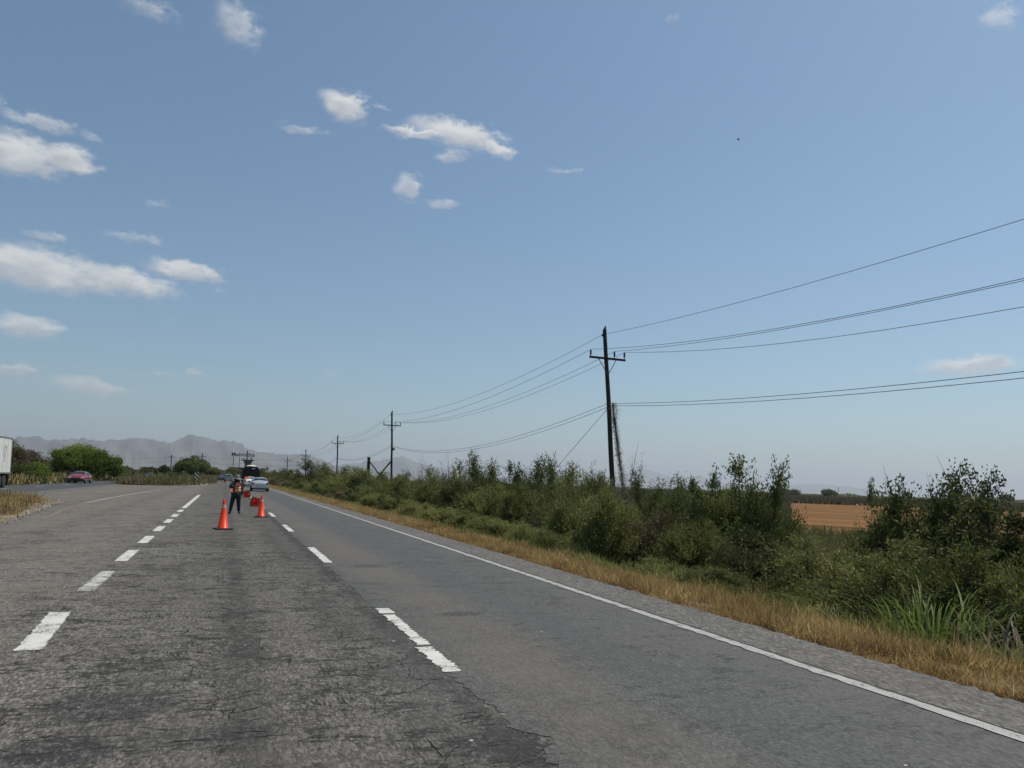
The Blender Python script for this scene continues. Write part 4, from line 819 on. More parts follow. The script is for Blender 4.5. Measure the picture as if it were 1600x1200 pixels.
# dry vine dangling from the leaning pole
root = empty('dried_vine', (19.6, 35.2, 0.2), 0, 'dead grey vine dangling from the leaning pole down into the shrubs', 'vine')
g = np.random.default_rng(15); pv = [Vector((-0.10, 0, 6.0)), Vector((0.02, 0, 5.2)), Vector((0.22, 0, 4.1)), Vector((0.38, 0, 3.1)), Vector((0.62, 0, 1.9)), Vector((0.98, 0, 0.6)), Vector((1.2, 0, -0.6))]
b = MB(); b.tube(pv, [0.05, 0.035, 0.03, 0.03, 0.03, 0.02, 0.015], 5)
for k in range(7):
    ph = g.uniform(0, 6); b.tube([p + Vector((0.07 * math.sin(i * 1.9 + ph), 0.07 * math.cos(i * 1.4 + ph), 0)) for i, p in enumerate(pv[1:])], 0.012, 4)
b.build('vine_stem', M['twig'], root)
n = 3400; t = g.uniform(0, 1, n); pa = np.array([tuple(p) for p in pv]); ii = t * 5.99; i0 = ii.astype(int); c = pa[i0] + (pa[np.minimum(i0 + 1, 6)] - pa[i0]) * (ii - i0)[:, None]
wdt = 0.055 + 0.13 * np.exp(-((t - 0.06) / 0.06) ** 2) + 0.05 * np.sin(t * 17) ** 2; c = c + g.normal(size=(n, 3)) * wdt[:, None] * 0.75
Vv, Ff = leaves(c, g.normal(size=(n, 3)) * .6 - [0, 0, .6], 0.2, 0.014, g); link('dead_leaves', np_mesh('dead_leaves', Vv, Ff, M['f_brown'], np.repeat(g.uniform(0, 1, n), 4)), root)

# trees on the left and in the distance
def tree(name, x, y, z0, h, rad, mat, label, seed, trunk_h=0.25, n=15000, leaf=0.12, squash=0.8, group=None, gaps=0.35, bare=0.0):
    g = np.random.default_rng(seed); root = empty(name, (x, y, z0), g.uniform(0, 6), label, 'tree', group)
    # lobes
    nl = 46; th = g.uniform(0, 2 * PI, nl); ph = np.arccos(g.uniform(-0.25, 1, nl)); cz = h * (trunk_h + (1 - trunk_h) * 0.45)
    rr = g.uniform(0.45, 0.9, nl); hv = h * (1 - trunk_h) * 0.58
    lc = np.stack([np.cos(th) * np.sin(ph) * rad * rr, np.sin(th) * np.sin(ph) * rad * rr, cz + np.cos(ph) * hv * rr], 1); lr = rad * g.uniform(0.16, 0.34, nl)
    b = MB()
    b.tube([(0, 0, -0.2), (0.03 * h, 0, h * trunk_h), (0.02 * h, 0.02 * h, h * 0.5)], [0.05 * h, 0.035 * h, 0.02 * h], 8)
    for k in range(0, nl, 1 if bare else 2): m_ = lc[k] * 0.5 + np.array([0, 0, h * 0.18]); b.tube([(0.03 * h, 0, h * trunk_h), m_.tolist(), lc[k].tolist()], [0.02 * h, 0.012 * h, 0.004 * h], 5, cap=False)
    if bare:
        for k in range(500):
            i = g.integers(nl); p0 = lc[i] + g.normal(size=3) * lr[i] * 0.3; d_ = unit(g.normal(size=3) + [0, 0, .5]); b.tube([p0.tolist(), (p0 + d_ * lr[i] * 1.6).tolist()], [0.015, 0.006], 3, cap=False)
    b.build('trunk', M['bark'] if not bare else M['twig'], root)
    k = g.integers(0, nl, n); u = unit(g.normal(size=(n, 3))); rad_ = g.uniform(0.35, 1, n) ** 0.5
    c = lc[k] + u * (lr[k] * rad_)[:, None] * [1, 1, squash]
    # sprays that break the outline
    s = g.uniform(0, 1, n) < 0.12; c[s] += u[s] * (lr[k][s] * g.uniform(0.1, 0.8, s.sum()))[:, None]
    cut = np.sin(c[:, 0] * 5.1 / rad + k) * np.sin(c[:, 2] * 6.3 / rad + 1) > 1 - gaps; c = c[~cut]; k = k[~cut]
    if bare: sel = g.uniform(0, 1, len(c)) > bare; c, k = c[sel], k[sel]
    c[:, 2] = np.maximum(c[:, 2], 0.1)
    V, F = leaves(c, g.normal(size=c.shape), leaf * g.uniform(.6, 1.4, len(c)), leaf * 0.62, g); tl = g.uniform(0, 1, nl)
    link('crown', np_mesh('crown', V, F, M[mat], np.repeat(np.clip(tl[k] * 0.5 + g.uniform(0, .45, len(c)), 0, 1), 4)), root)
    return root
tree('broadleaf_tree', -22.2, 134, -0.4, 5.75, 4.0, 'f_bright', 'large bushy bright green tree behind the red car', 1, trunk_h=0.05, n=30000, leaf=0.24, squash=0.9, gaps=0.15)
tree('broadleaf_tree', -19.0, 136, -0.4, 5.0, 3.7, 'f_bright', 'right lobe tree merging with the large bright green one behind the red car', 2, trunk_h=0.05, n=22000, leaf=0.24, squash=0.9, gaps=0.15)
tree('dry_tree', -24.0, 104, -0.4, 5.0, 2.7, 'f_brown', 'brownish half dry tree right behind the white trailer', 3, trunk_h=0.08, n=15000, leaf=0.17, gaps=0.35)
tree('dry_tree', -22.3, 107, -0.4, 4.2, 2.2, 'f_brown', 'brownish tree with thin outline right of the one behind the trailer', 4, trunk_h=0.08, n=9000, leaf=0.16, gaps=0.45)
tree('leafy_bush', -20.9, 103, -0.4, 2.7, 1.7, 'f_bright', 'small yellow-green bush between the brownish tree and the red car', 5, trunk_h=0.02, n=9000, leaf=0.16, gaps=0.25)
tree('leafy_bush', -22.9, 100, -0.4, 2.2, 2.4, 'f_dark', 'low dark bush at the foot of the brownish tree', 6, trunk_h=0.0, n=11000, leaf=0.16, gaps=0.2)
tree('bare_tree', -25.2, 142, -0.4, 4.3, 1.8, 'f_tan', 'bare greyish tree left of the large bright green one', 7, trunk_h=0.15, n=6000, leaf=0.12, bare=0.72)
tree('round_tree', -8.4, 226, 0, 5.9, 4.5, 'f_dark', 'rounded dark tree in the far median behind the thin pole', 8, trunk_h=0.12, n=22000, leaf=0.36, gaps=0.1)
tree('leafy_bush', -7.3, 128, 0.05, 1.5, 1.35, 'f_dark', 'dark green round bush in the median scrub left of the striped marker', 9, trunk_h=0.0, n=9000, leaf=0.12, gaps=0.1)
tree('olive_tree', -22.6, 262, -0.4, 3.7, 2.5, 'f_olive', 'grey olive tree left of the thin sparse tree beyond the median', 10, n=8000, leaf=0.32, gaps=0.2, trunk_h=0.1)
tree('thin_tree', -18.0, 262, -0.4, 4.5, 1.5, 'f_dark', 'thin sparse dark tree beside the far left pole', 11, n=4500, leaf=0.3, gaps=0.5)
tree('grey_tree', -39, 352, -0.4, 3.6, 2.7, 'f_olive', 'small far greyish tree right of the large bright green tree', 12, n=6000, leaf=0.36, gaps=0.3)
tree('olive_tree', -3.9, 302, 0, 4.0, 3.4, 'f_olive', 'low olive tree at the far road side right of the round dark one', 13, n=9000, leaf=0.36, gaps=0.2, trunk_h=0.05)
tree('olive_tree', 5.0, 470, 0, 5.2, 5.2, 'f_olive', 'olive tree straight ahead where the road ends, left of the dark truck', 14, n=9000, leaf=0.5, gaps=0.2, trunk_h=0.05)
tree('olive_tree', -30, 420, -0.4, 4.0, 5, 'f_olive', 'low far tree mass under the left mountains', 18, n=8000, leaf=0.5, gaps=0.2, trunk_h=0.02)
tree('round_tree', 1007, 700, -1.2, 10, 10, 'f_dark', 'small round dark tree alone on the horizon at the far right', 15, n=7000, leaf=1.2, gaps=0.1, trunk_h=0.1)
tree('round_tree', 612, 620, -1.2, 7.5, 8, 'f_dark', 'round dark tree on the horizon above the brown field', 16, n=7000, leaf=1.2, gaps=0.1, trunk_h=0.1)
tree('round_tree', 575, 640, -1.2, 6, 12, 'f_dark', 'low far tree group just right of the peaked dark shrub', 17, n=7000, leaf=1.2, gaps=0.2, trunk_h=0.1)

# ------------------------------------------------------------------ traffic cones
def conemat(name, c):
    m, t, p = newmat(name); p.inputs['Base Color'].default_value = (*c, 1); p.inputs['Roughness'].default_value = 0.42
    p.inputs['Subsurface Weight'].default_value = 0.0
    tr = N(t, 'ShaderNodeBsdfTranslucent'); tr.inputs[0].default_value = (*c, 1); mx = N(t, 'ShaderNodeMixShader'); mx.inputs[0].default_value = 0.3
    t.links.new(p.outputs[0], mx.inputs[1]); t.links.new(tr.outputs[0], mx.inputs[2]); t.links.new(mx.outputs[0], t.nodes['Material Output'].inputs[0]); return m
M['orange'] = conemat('cone_orange', (0.90, 0.062, 0.010))
M['rubber'] = plain('black_rubber', (0.018, 0.018, 0.018), 0.7, var=0.2)
M['collar'] = plain('reflective_collar', (0.50, 0.44, 0.38), 0.4, var=0.15)
def cone(loc, label, H=0.91, rot=None, band=True, rz=0.0):
    root = empty('traffic_cone', loc, 0, label, 'traffic cone', 'orange cones closing the lane')
    if rot: root.rotation_euler = rot
    else: root.rotation_euler = (0, 0, rz)
    k = H / 0.91; b = MB(); n = 32; s_ = 0.235 * k; hh_ = 0.036 * k
    def ringp(r, z, sq): return [((s_ * max(-1, min(1, 1.42 * math.cos(2 * PI * j / n))) if sq else r * math.cos(2 * PI * j / n)), (s_ * max(-1, min(1, 1.42 * math.sin(2 * PI * j / n))) if sq else r * math.sin(2 * PI * j / n)), z) for j in range(n)]
    rs = [ringp(0.13 * k, hh_, 0), ringp(0, hh_, 1), ringp(0, 0.002, 1), ringp(0.13 * k, 0.002, 0)]; b.v = [v for r in rs for v in r]
    b.f = [(i * n + j, i * n + (j + 1) % n, ((i + 1) % 4) * n + (j + 1) % n, ((i + 1) % 4) * n + j) for i in range(4) for j in range(n)]; b.build('base', M['rubber'], root)
    if not band:
        b = MB(); b.v = ringp(0.12 * k, -0.002, 0) + [(x * .90, y * .90, -0.002) for x, y, z in ringp(0, 0, 1)]; b.f = [(j, (j + 1) % n, n + (j + 1) % n, n + j) for j in range(n)]; b.build('underside', M['orange'], root)
    prof = [(0.165, 0.036), (0.158, 0.055), (0.145, 0.06), (0.032, 0.89), (0.026, 0.91)]; n = 28; b = MB(); vs = []; fs = []
    full = prof + [(0.018, 0.905), (0.118, 0.058), (0.125, 0.003)]
    for r, z in full:
        for j in range(n): t = 2 * PI * j / n; vs.append((r * k * math.cos(t), r * k * math.sin(t), z * k))
    fs = [(i * n + j, i * n + (j + 1) % n, (i + 1) * n + (j + 1) % n, (i + 1) * n + j) for i in range(len(full) - 1) for j in range(n)]
    b.add(vs, fs); b.build('cone_body', M['orange'], root, smooth=True)
    if band:
        for z0, z1 in ((0.64, 0.69), (0.70, 0.735)):
            rr = lambda z: 0.145 + (0.032 - 0.145) * (z - 0.06) / 0.83 + 0.0025
            b = MB(); b.lathe([(rr(z0) * k, z0 * k), (rr(z1) * k, z1 * k)], n=n); b.f = b.f[:-2]; b.build('reflective_band', M['collar'], root, smooth=True)
    return root
cone((0.05, 23.83, 0.003), 'orange cone in front of the person, nearest the camera', rz=0.25)
cone((1.45, 30.9, 0.003), 'upright orange cone to the right of the person', H=0.88, rz=0.15)
cone((1.62, 41.6, 0.23), 'toppled orange cone lying with its open base toward the viewer beside the right upright cone', rot=(R_(-88), R_(14), R_(3)), band=False)
cone((1.66, 58.0, 0.23), 'toppled orange cone farther down the lane line right of the hand of the person', rot=(R_(-90), R_(-4), R_(-8)), band=False)
cone((0.66, 76.2, 0.003), 'distant orange cone half hidden behind the person', H=0.62)
cone((0.7, 150, 0.003), 'tiny distant orange cone below the grey vehicle ahead', H=0.7)

# ------------------------------------------------------------------ vehicles
M['glass'] = plain('tinted_glass', (0.018, 0.022, 0.025), 0.08, var=0.1, spec=0.8)
M['chrome'] = plain('bright_trim', (0.55, 0.55, 0.55), 0.2, metal=1.0)
M['tyre'] = plain('tyre_rubber', (0.02, 0.02, 0.02), 0.85)
M['rim'] = plain('alloy_rim', (0.35, 0.36, 0.37), 0.35, metal=0.7)
M['redlight'] = plain('red_lens', (0.38, 0.02, 0.015), 0.2)
M['clear'] = plain('clear_lens', (0.75, 0.75, 0.72), 0.1, spec=0.9)
M['blackplastic'] = plain('black_plastic', (0.02, 0.02, 0.021), 0.5)
M['plate'] = plain('number_plate', (0.55, 0.55, 0.5), 0.5)
def paintmat(name, c, metal=0.0): return plain(name, c, 0.32, metal, var=0.04, coat=0.8)
M['silver'] = paintmat('silver_paint', (0.40, 0.42, 0.43), 0.25); M['redp'] = paintmat('faded_red_paint', (0.19, 0.028, 0.022)); M['whitep'] = paintmat('white_paint', (0.66, 0.66, 0.62))
M['orangep'] = paintmat('orange_paint', (0.75, 0.13, 0.06)); M['greyp'] = paintmat('grey_paint', (0.24, 0.25, 0.26), 0.3); M['darkp'] = paintmat('dark_paint', (0.025, 0.027, 0.03))
SED = [(-2.22, .38, .72, .74, .70, .62), (-2.12, .26, .88, .98, .80, .66), (-1.62, .22, .92, 1.05, .86, .70), (-1.05, .20, .93, 1.37, .88, .58), (-0.3, .20, .93, 1.44, .88, .60), (0.45, .20, .92, 1.40, .88, .59), (1.2, .20, .90, 1.02, .87, .70), (1.95, .22, .82, .88, .84, .66), (2.15, .26, .66, .70, .76, .60), (2.22, .36, .55, .56, .66, .50)]
SUV = [(-2.22, .45, .85, .90, .76, .70), (-2.16, .32, 1.0, 1.25, .88, .70), (-2.0, .28, 1.02, 1.62, .90, .66), (-1.0, .26, 1.02, 1.70, .91, .68), (0.1, .26, 1.0, 1.69, .91, .68), (0.55, .26, 1.0, 1.60, .91, .66), (1.2, .26, .98, 1.10, .90, .76), (1.95, .28, .90, .98, .88, .72), (2.18, .32, .75, .80, .8, .66), (2.24, .42, .6, .62, .7, .56)]
def car(name, loc, rz, body, prof, label, roof_mat=None, lamp=None, cat='car', group=None, L=1.0, Wd=1.0):
    root = empty(name, loc, rz, label, cat, group)
    def sec(p):
        y, zl, zb, zt, wb, wt_ = p; y *= L; wb *= Wd; wt_ *= Wd
        return [(wb * .86, y, zl), (wb * .985, y, zl + .14), (wb, y, (zl + zb) * .5), (wb * .985, y, zb - .04), (wb * .95, y, zb), (wt_ + .02, y, zt - .07), (wt_ - .08, y, zt - .015), (wt_ * .5, y, zt + .01), (0, y, zt + .018)]
    rings = []
    for p in prof: h = sec(p); rings.append(h + [(-x, y, z) for x, y, z in h[-2::-1]])
    n = len(rings[0]); b = MB(); b.v = [v for r in rings for v in r]
    b.f = [(i * n + j, i * n + j + 1, (i + 1) * n + j + 1, (i + 1) * n + j) for i in range(len(rings) - 1) for j in range(n - 1)]
    b.f += [(i * n + n - 1, i * n, (i + 1) * n, (i + 1) * n + n - 1) for i in range(len(rings) - 1)]
    b.f += [tuple(range(n)), tuple((len(rings) - 1) * n + j for j in range(n))[::-1]]
    o = b.build('body', body, root, smooth=True); m = o.modifiers.new('s', 'SUBSURF'); m.levels = m.render_levels = 1
    # glass: rear, windscreen and sides, set 12 mm proud of the cabin
    def pane(nm, c4):
        q = [Vector(v) for v in c4]; nr = (q[1] - q[0]).cross(q[3] - q[0]).normalized(); cc = sum(q, Vector()) / 4; 
        if nr.dot(cc - Vector((0, cc.y * 0.5, 0.8))) < 0: nr = -nr
        bb = MB(); bb.add([v + nr * 0.03 for v in q] + [v - nr * 0.03 for v in q], [(0, 1, 2, 3), (7, 6, 5, 4), (0, 4, 5, 1), (1, 5, 6, 2), (2, 6, 7, 3), (3, 7, 4, 0)]); bb.build(nm, M['glass'], root)
    def pt(a, c_, t, wx, f=0.0):     # along the profile between stations a and c_
        p, q = prof[a], prof[c_]; return (wx * ((p[5] + (q[5] - p[5]) * t) * Wd), (p[0] + (q[0] - p[0]) * t) * L, p[3] + (q[3] - p[3]) * t)
    i1, i2 = (2, 3) if prof is SED else (1, 2)
    pane('rear_window', [pt(i1, i2, .16, -.95), pt(i1, i2, .16, .95), pt(i1, i2, .86, .84), pt(i1, i2, .86, -.84)])
    pane('windscreen', [pt(6, 5, .14, -.98), pt(6, 5, .14, .98), pt(6, 5, .88, .85), pt(6, 5, .88, -.85)])
    for s in (-1, 1):
        for (ya, yb) in (((-1.15, -.32), (-.24, .62)) if prof is SED else ((-1.9, -1.2), (-1.1, -.25), (-.15, .75))):
            def sd_(y, f):
                k = next(i for i in range(len(prof) - 1) if prof[i][0] <= y <= prof[i + 1][0]); t = (y - prof[k][0]) / (prof[k + 1][0] - prof[k][0]); g = [prof[k][i] + (prof[k + 1][i] - prof[k][i]) * t for i in range(6)]
                xb, zb_, xt, zt_ = g[4] * .95, g[2], g[5] + .02, g[3] - .07; return (s * (xb + (xt - xb) * f) * Wd, y * L, zb_ + (zt_ - zb_) * f)
            pane('side_window', [sd_(ya, .1), sd_(yb, .1), sd_(yb - .06, .84), sd_(ya + .1, .84)])
    zt_, zh = (0.84, 0.66) if prof is SED else (1.0, 0.78)
    yr = prof[0][0] * L; yf = prof[-1][0] * L
    for s in (-1, 1):
        bb = MB(); bb.box((s * .70 * Wd, yr + .10, zt_), (.26, .16, .15)); bb.build('taillight', M['redlight'], root, bevel=0.02)
        bb = MB(); bb.box((s * .60 * Wd, yf - .10, zh), (.30, .16, .13)); bb.build('headlight', M['clear'], root, bevel=0.03)
        bb = MB(); bb.box((s * .98 * Wd, .85 * L, .98), (.18, .10, .13)); bb.build('mirror', M['blackplastic'] if roof_mat is None else body, root, bevel=0.02)
    for nm, y, z, h in (('rear_bumper', yr - .01, .42, .2), ('front_bumper', yf + .0, .40, .18)):
        bb = MB(); bb.box((0, y, z), (1.5 * Wd, .12, h)); bb.build(nm, M['blackplastic'] if nm[0] == 'f' else body, root, bevel=0.04)
    bb = MB(); bb.box((0, yr - .03 if prof is SED else yr, .66), (.38, .03, .15)); bb.build('number_plate', M['plate'], root)
    bb = MB(); bb.box((0, yf + .02, .56), (.9 * Wd, .08, .12)); bb.build('grille', M['blackplastic'], root)
    bb = MB(); bb.box((0, yr + .04, .25), (1.3 * Wd, .2, .12)); bb.box((0, 0, .27), (1.5 * Wd, 3.8 * L, .12)); bb.build('underbody', M['blackplastic'], root)
    for sx in (-1, 1):
        for sy in (-1.32, 1.36):
            w = empty('wheel', (0, 0, 0)); bpy.data.objects.remove(w)
            bb = MB(); bb.lathe([(.22, -.11), (.31, -.11), (.325, -.07), (.325, .07), (.31, .11), (.22, .11)], (sx * .77 * Wd, sy * L, .325), 20, Euler((0, PI / 2, 0)).to_matrix()); wh = bb.build('wheel', M['tyre'], root, smooth=True)
            bb = MB(); bb.lathe([(.05, .12), (.2, .115), (.22, .09), (.22, -.09), (.2, -.115), (.05, -.12)], (sx * .77 * Wd, sy * L, .325), 16, Euler((0, PI / 2, 0)).to_matrix()); bb.build('rim', M['rim'], wh)
    return root
c1 = car('parked_car', (3.54, 82.2, .006), R_(-1), M['silver'], SED, 'silver sedan seen from behind, last of the queue on the right lane', Wd=1.03)
c2 = car('parked_car', (3.42, 109.3, .006), 0, M['whitep'], SED, 'white and orange sedan stopped between the silver sedan and the dark truck', Wd=1.0, roof_mat=1)
b = MB(); b.box((-.42, -1.36, 1.24), (.55, .04, .34), Euler((R_(-32), 0, 0)).to_matrix()); b.box((-.72, -2.0, .92), (.28, .5, .22)); b.box((-.5, -.4, 1.475), (.55, 1.3, .025)); b.build('orange_panel', M['orangep'], c2)
c3 = car('oncoming_car', (-16.25, 102.5, .0), PI + R_(-3), M['redp'], SED, 'faded red car coming along the opposite carriageway at the left', Wd=1.08)
c4 = car('distant_car', (1.0, 178, .006), 0, M['greyp'], SUV, 'grey utility vehicle on the left lane left of the head of the person')
c5 = car('distant_car', (-0.55, 192, .006), 0, M['darkp'], SED, 'small dark car left of the grey utility vehicle', Wd=.95)
c6 = car('distant_car', (-16.3, 192, 0), PI, M['darkp'], SED, 'tiny dark car with white nose far away on the opposite carriageway')
b = MB(); b.box((0, 2.12, .72), (1.2, .2, .2)); b.build('white_nose', M['whitep'], c6, bevel=.03)

# dark truck with rounded canopy
root = empty('covered_truck', (3.95, 126.5, 0.006), 0, 'tall dark truck with rounded canopy and cream roof cap at the head of the queue', 'truck')
M['canvas'] = plain('dark_canvas', (0.03, 0.03, 0.032), 0.85); M['cream'] = plain('cream_panel', (0.6, 0.55, 0.42), 0.6); M['inside'] = plain('opening_shade', (0.018, 0.012, 0.014), 0.9)
arch = [(-1.28, .95), (-1.30, 2.1), (-1.24, 2.55), (-1.05, 2.83), (-.7, 2.98), (0, 3.03), (.7, 2.98), (1.05, 2.83), (1.24, 2.55), (1.30, 2.1), (1.28, .95)]
b = MB(); b.prism(arch, -3.6, 3.2); b.build('canopy', M['canvas'], root)
inn = [(x * .86, .95 + (z - .95) * .90) for x, z in arch]; b = MB(); b.prism(inn, -3.66, -3.602); b.build('rear_opening', M['inside'], root)  # solid panel coloured near black for the shade inside the open canopy
b = MB(); b.lathe([(.80, 2.95), (.76, 3.04), (.66, 3.13), (.5, 3.2), (.3, 3.24), (.02, 3.25)], (0, -2.3, 0), 24, sy=1.3); b.build('roof_cap', M['cream'], root, smooth=True)
b = MB()
for i in range(len(arch) - 1): b.tube([(arch[i][0], -3.62, arch[i][1]), (arch[i + 1][0], -3.62, arch[i + 1][1])], .045, 6)
b.build('rear_frame', M['canvas'], root)
b = MB(); b.box((0, 0, .82), (2.3, 7.4, .24)); b.box((0, -3.7, .6), (2.2, .12, .18)); b.build('chassis', M['blackplastic'], root)
b = MB(); b.box((0, 4.6, 1.65), (2.4, 2.0, 1.9)); b.build('cab', M['cream'], root, bevel=.15)
b = MB(); b.box((.35, -3.68, 2.68), (.5, .03, .1)); b.build('marker_lamp', M['clear'], root)
for s in (-1, 1):
    for y in (-2.6, 3.6):
        b = MB(); b.lathe([(.25, -.25), (.5, -.25), (.5, .25), (.25, .25)], (s * .98, y, .5), 18, Euler((0, PI / 2, 0)).to_matrix()); b.build('wheel', M['tyre'], root)
    b = MB(); b.box((s * 1.0, -3.72, .85), (.25, .04, .14)); b.build('taillight', M['redlight'], root)

# white trailer with its tractor, driving toward the viewer on the far carriageway
M['trailer'] = plain('white_trailer_panel', (0.62, 0.62, 0.58), 0.45, var=0.05, vs=1.5); M['rail'] = plain('aluminium_rail', (0.2, 0.23, 0.24), 0.4, metal=.5)
root = empty('semi_trailer', (-17.48, 70.6, 0.0), 0, 'white box trailer on tandem wheels at the left frame edge', 'truck')
b = MB(); b.box((0, -7.2, 2.55), (2.6, 14.4, 2.72)); b.build('trailer_box', M['trailer'], root)
b = MB(); b.box((0, -7.2, 3.965), (2.64, 14.44, .12)); b.box((0, -7.2, 1.18), (2.64, 14.44, .1)); b.box((1.30, -.04, 2.55), (.05, .1, 2.8)); b.box((-1.30, -.04, 2.55), (.05, .1, 2.8)); b.build('frame_rail', M['rail'], root)
b = MB()
for k in range(1, 12): b.box((1.302, -1.2 * k, 2.5), (.012, .02, 2.5))
b.build('panel_seam', M['rail'], root)
M['logo'] = plain('grey_lettering', (0.30, 0.28, 0.30), 0.6)
b = MB(); 
for k in range(10): t0 = PI * k / 9; t1 = PI * (k + 1) / 9; b.tube([(1.312, -1.95 - .28 * math.cos(t0), 3.05 + .3 * math.sin(t0)), (1.312, -1.95 - .28 * math.cos(t1), 3.05 + .3 * math.sin(t1))], .025, 4)
for k, (w_, h_) in enumerate(((.5, .08), (.3, .22), (.42, .16), (.2, .22), (.3, .1))): b.box((1.31, -1.95 + .04 * (k % 2), 2.93 - .21 * k), (.016, w_, h_ * .6))
b.box((1.31, -1.95, 1.72), (.016, .14, .08)); b.build('emblem', M['logo'], root)
b = MB(); b.box((0, -3.0, 1.02), (1.0, 4.4, .22)); b.box((0, .0, .62), (2.3, .1, .12)); b.box((0.9, 0, .85), (.08, .08, .5)); b.box((-.9, 0, .85), (.08, .08, .5)); b.build('underframe', M['blackplastic'], root)
for s in (-1, 1):
    b = MB(); b.box((s * 1.0, -.55, .62), (.6, .03, .9)); b.build('mudflap', M['rubber'], root)
    for y in (-1.3, -2.6):
        for q in (.78, 1.1):
            b = MB(); b.lathe([(.24, -.13), (.5, -.13), (.52, -.08), (.52, .08), (.5, .13), (.24, .13)], (s * q, y, .52), 20, Euler((0, PI / 2, 0)).to_matrix()); wh = b.build('wheel', M['tyre'], root)
            b = MB(); b.lathe([(.08, -.12), (.27, -.10), (.27, .10), (.08, .12)], (s * q, y, .52), 14, Euler((0, PI / 2, 0)).to_matrix()); b.build('rim', M['rim'], wh)
cab = empty('truck_cab', (-17.48, 53.0, 0), 0, 'white tractor unit pulling the white trailer, beyond the left frame edge', 'truck')
b = MB(); b.box((0, 0, 1.9), (2.45, 2.2, 2.6)); b.box((0, -.2, 3.4), (2.3, 1.8, .6), taper=.8); b.build('cab', M['whitep'], cab, bevel=.15)
b = MB(); b.box((0, -1.12, 2.3), (2.1, .04, .85)); b.build('windscreen', M['glass'], cab)
b = MB(); b.box((0, -1.13, 1.15), (1.4, .04, .8)); b.build('grille', M['blackplastic'], cab)
b = MB(); b.box((0, 1.6, .85), (.9, 5.6, .25)); b.build('chassis', M['blackplastic'], cab)
for s in (-1, 1):
    for y in (-.3, 3.0, 4.2):
        b = MB(); b.lathe([(.24, -.16), (.5, -.16), (.5, .16), (.24, .16)], (s * 1.0, y, .5), 18, Euler((0, PI / 2, 0)).to_matrix()); b.build('wheel', M['tyre'], cab)
    b = MB(); b.box((s * .95, -1.14, .8), (.35, .05, .22)); b.build('headlight', M['clear'], cab)

# ------------------------------------------------------------------ roadside markers
M['whitepost'] = plain('white_marker', (0.72, 0.72, 0.70), 0.5)
root = empty('striped_marker', (-3.55, 112.1, 0.0), 0, 'black and white diagonally striped marker at the nose of the far median', 'road marker')
def stripes():
    m, t, p = newmat('diagonal_stripes'); c = N(t, 'ShaderNodeTexCoord').outputs['Object']; s = N(t, 'ShaderNodeSeparateXYZ'); t.links.new(c, s.inputs[0])
    v = mth(t, 'FRACT', mth(t, 'MULTIPLY', mth(t, 'ADD', s.outputs[2], mth(t, 'MULTIPLY', s.outputs[0], 1.0)), 1.9)); k = mth(t, 'GREATER_THAN', v, 0.5)
    t.links.new(mixc(t, k, (0.012, 0.012, 0.012), (0.7, 0.68, 0.55)), p.inputs['Base Color']); return m
b = MB(); b.box((0, 0, 1.0), (.5, .04, 1.6)); b.build('striped_board', stripes(), root)
b = MB(); b.box((-.2, .05, .8), (.05, .05, 1.6)); b.box((.2, .05, .8), (.05, .05, 1.6)); b.build('post', M['steel'], root)
for (x, y, z, h, lb) in ((-19.7, 105, -.1, .62, 'small white marker post left of the red car at the far road edge'), (-11.5, 170, .05, 1.2, 'white marker post on the median left of the tiny dark car'), (-11.2, 156, .05, 1.1, 'white marker post on the median right of the tiny dark car')):
    root = empty('marker_post', (x, y, z), 0, lb, 'marker post', 'white posts along the carriageway')
    b = MB(); b.box((0, 0, h / 2), (.18, .12, h), taper=.7); b.build('post', M['whitepost'], root)
    b = MB(); b.box((0, -.062, h * .82), (.1, .012, .1)); b.build('reflector', M['redlight'], root)
g = np.random.default_rng(18); b = MB()
for k in range(7): b.box((-3.0 + g.uniform(-.5, .5), 112.0 + g.uniform(-1, 1), .06), (.3, .25, .16), Euler(g.uniform(0, 6, 3)).to_matrix(), taper=.7)
tag(b.build('broken_stones', M['stone']), 'broken pale stones beside the striped marker', 'stones', kind='stuff')

# ------------------------------------------------------------------ far dealership
M['darkwall'] = plain('dark_cladding', (0.05, 0.055, 0.06), 0.6); M['teal'] = plain('teal_panel', (0.055, 0.12, 0.105), 0.6); M['letters'] = plain('dark_letters', (0.02, 0.022, 0.03), 0.5)
root = empty('dealership', (9.0, 480, -0.2), 0, 'dark flat-roofed dealership building carrying large dark rooftop letters', 'building')
b = MB(); b.box((-0.5, 0, 2.9), (11, 12, 5.8)); b.build('wall', M['darkwall'], root)
b = MB(); b.box((-0.5, 0, 6.0), (11.8, 12.8, .5)); b.build('roof', M['blackplastic'], root)
for k in range(4): b = MB(); b.box((-4.3 + k * 2.6, -6.03, 2.4), (2.2, .08, 3.4)); b.build('window', M['glass'], root)
for x, zt in ((-4.1, 13.2), (-.7, 12.6), (6.0, 13.2)): b = MB(); b.tube([(x, -3, 0), (x, -3, zt)], .17, 8); b.build('sign_post', M['darkwall'], root)
b = MB(); b.box((1.1, -2.9, 13.15), (13.6, .12, .12)); b.build('sign_rail', M['darkwall'], root)
cu = bpy.data.curves.new('lettering', 'FONT'); cu.body = 'Mahindra'; cu.size = 3.0; cu.extrude = 0.12; cu.offset = 0.075; cu.align_x = 'CENTER'; cu.space_character = 1.08
to = bpy.data.objects.new('lettering_src', cu); COL.objects.link(to); bpy.context.view_layer.update()
dg = bpy.context.evaluated_depsgraph_get(); me = bpy.data.meshes.new_from_object(to.evaluated_get(dg)); bpy.data.objects.remove(to)
me.materials.clear(); w_ = max(v.co.x for v in me.vertices) - min(v.co.x for v in me.vertices); k = 13.2 / w_
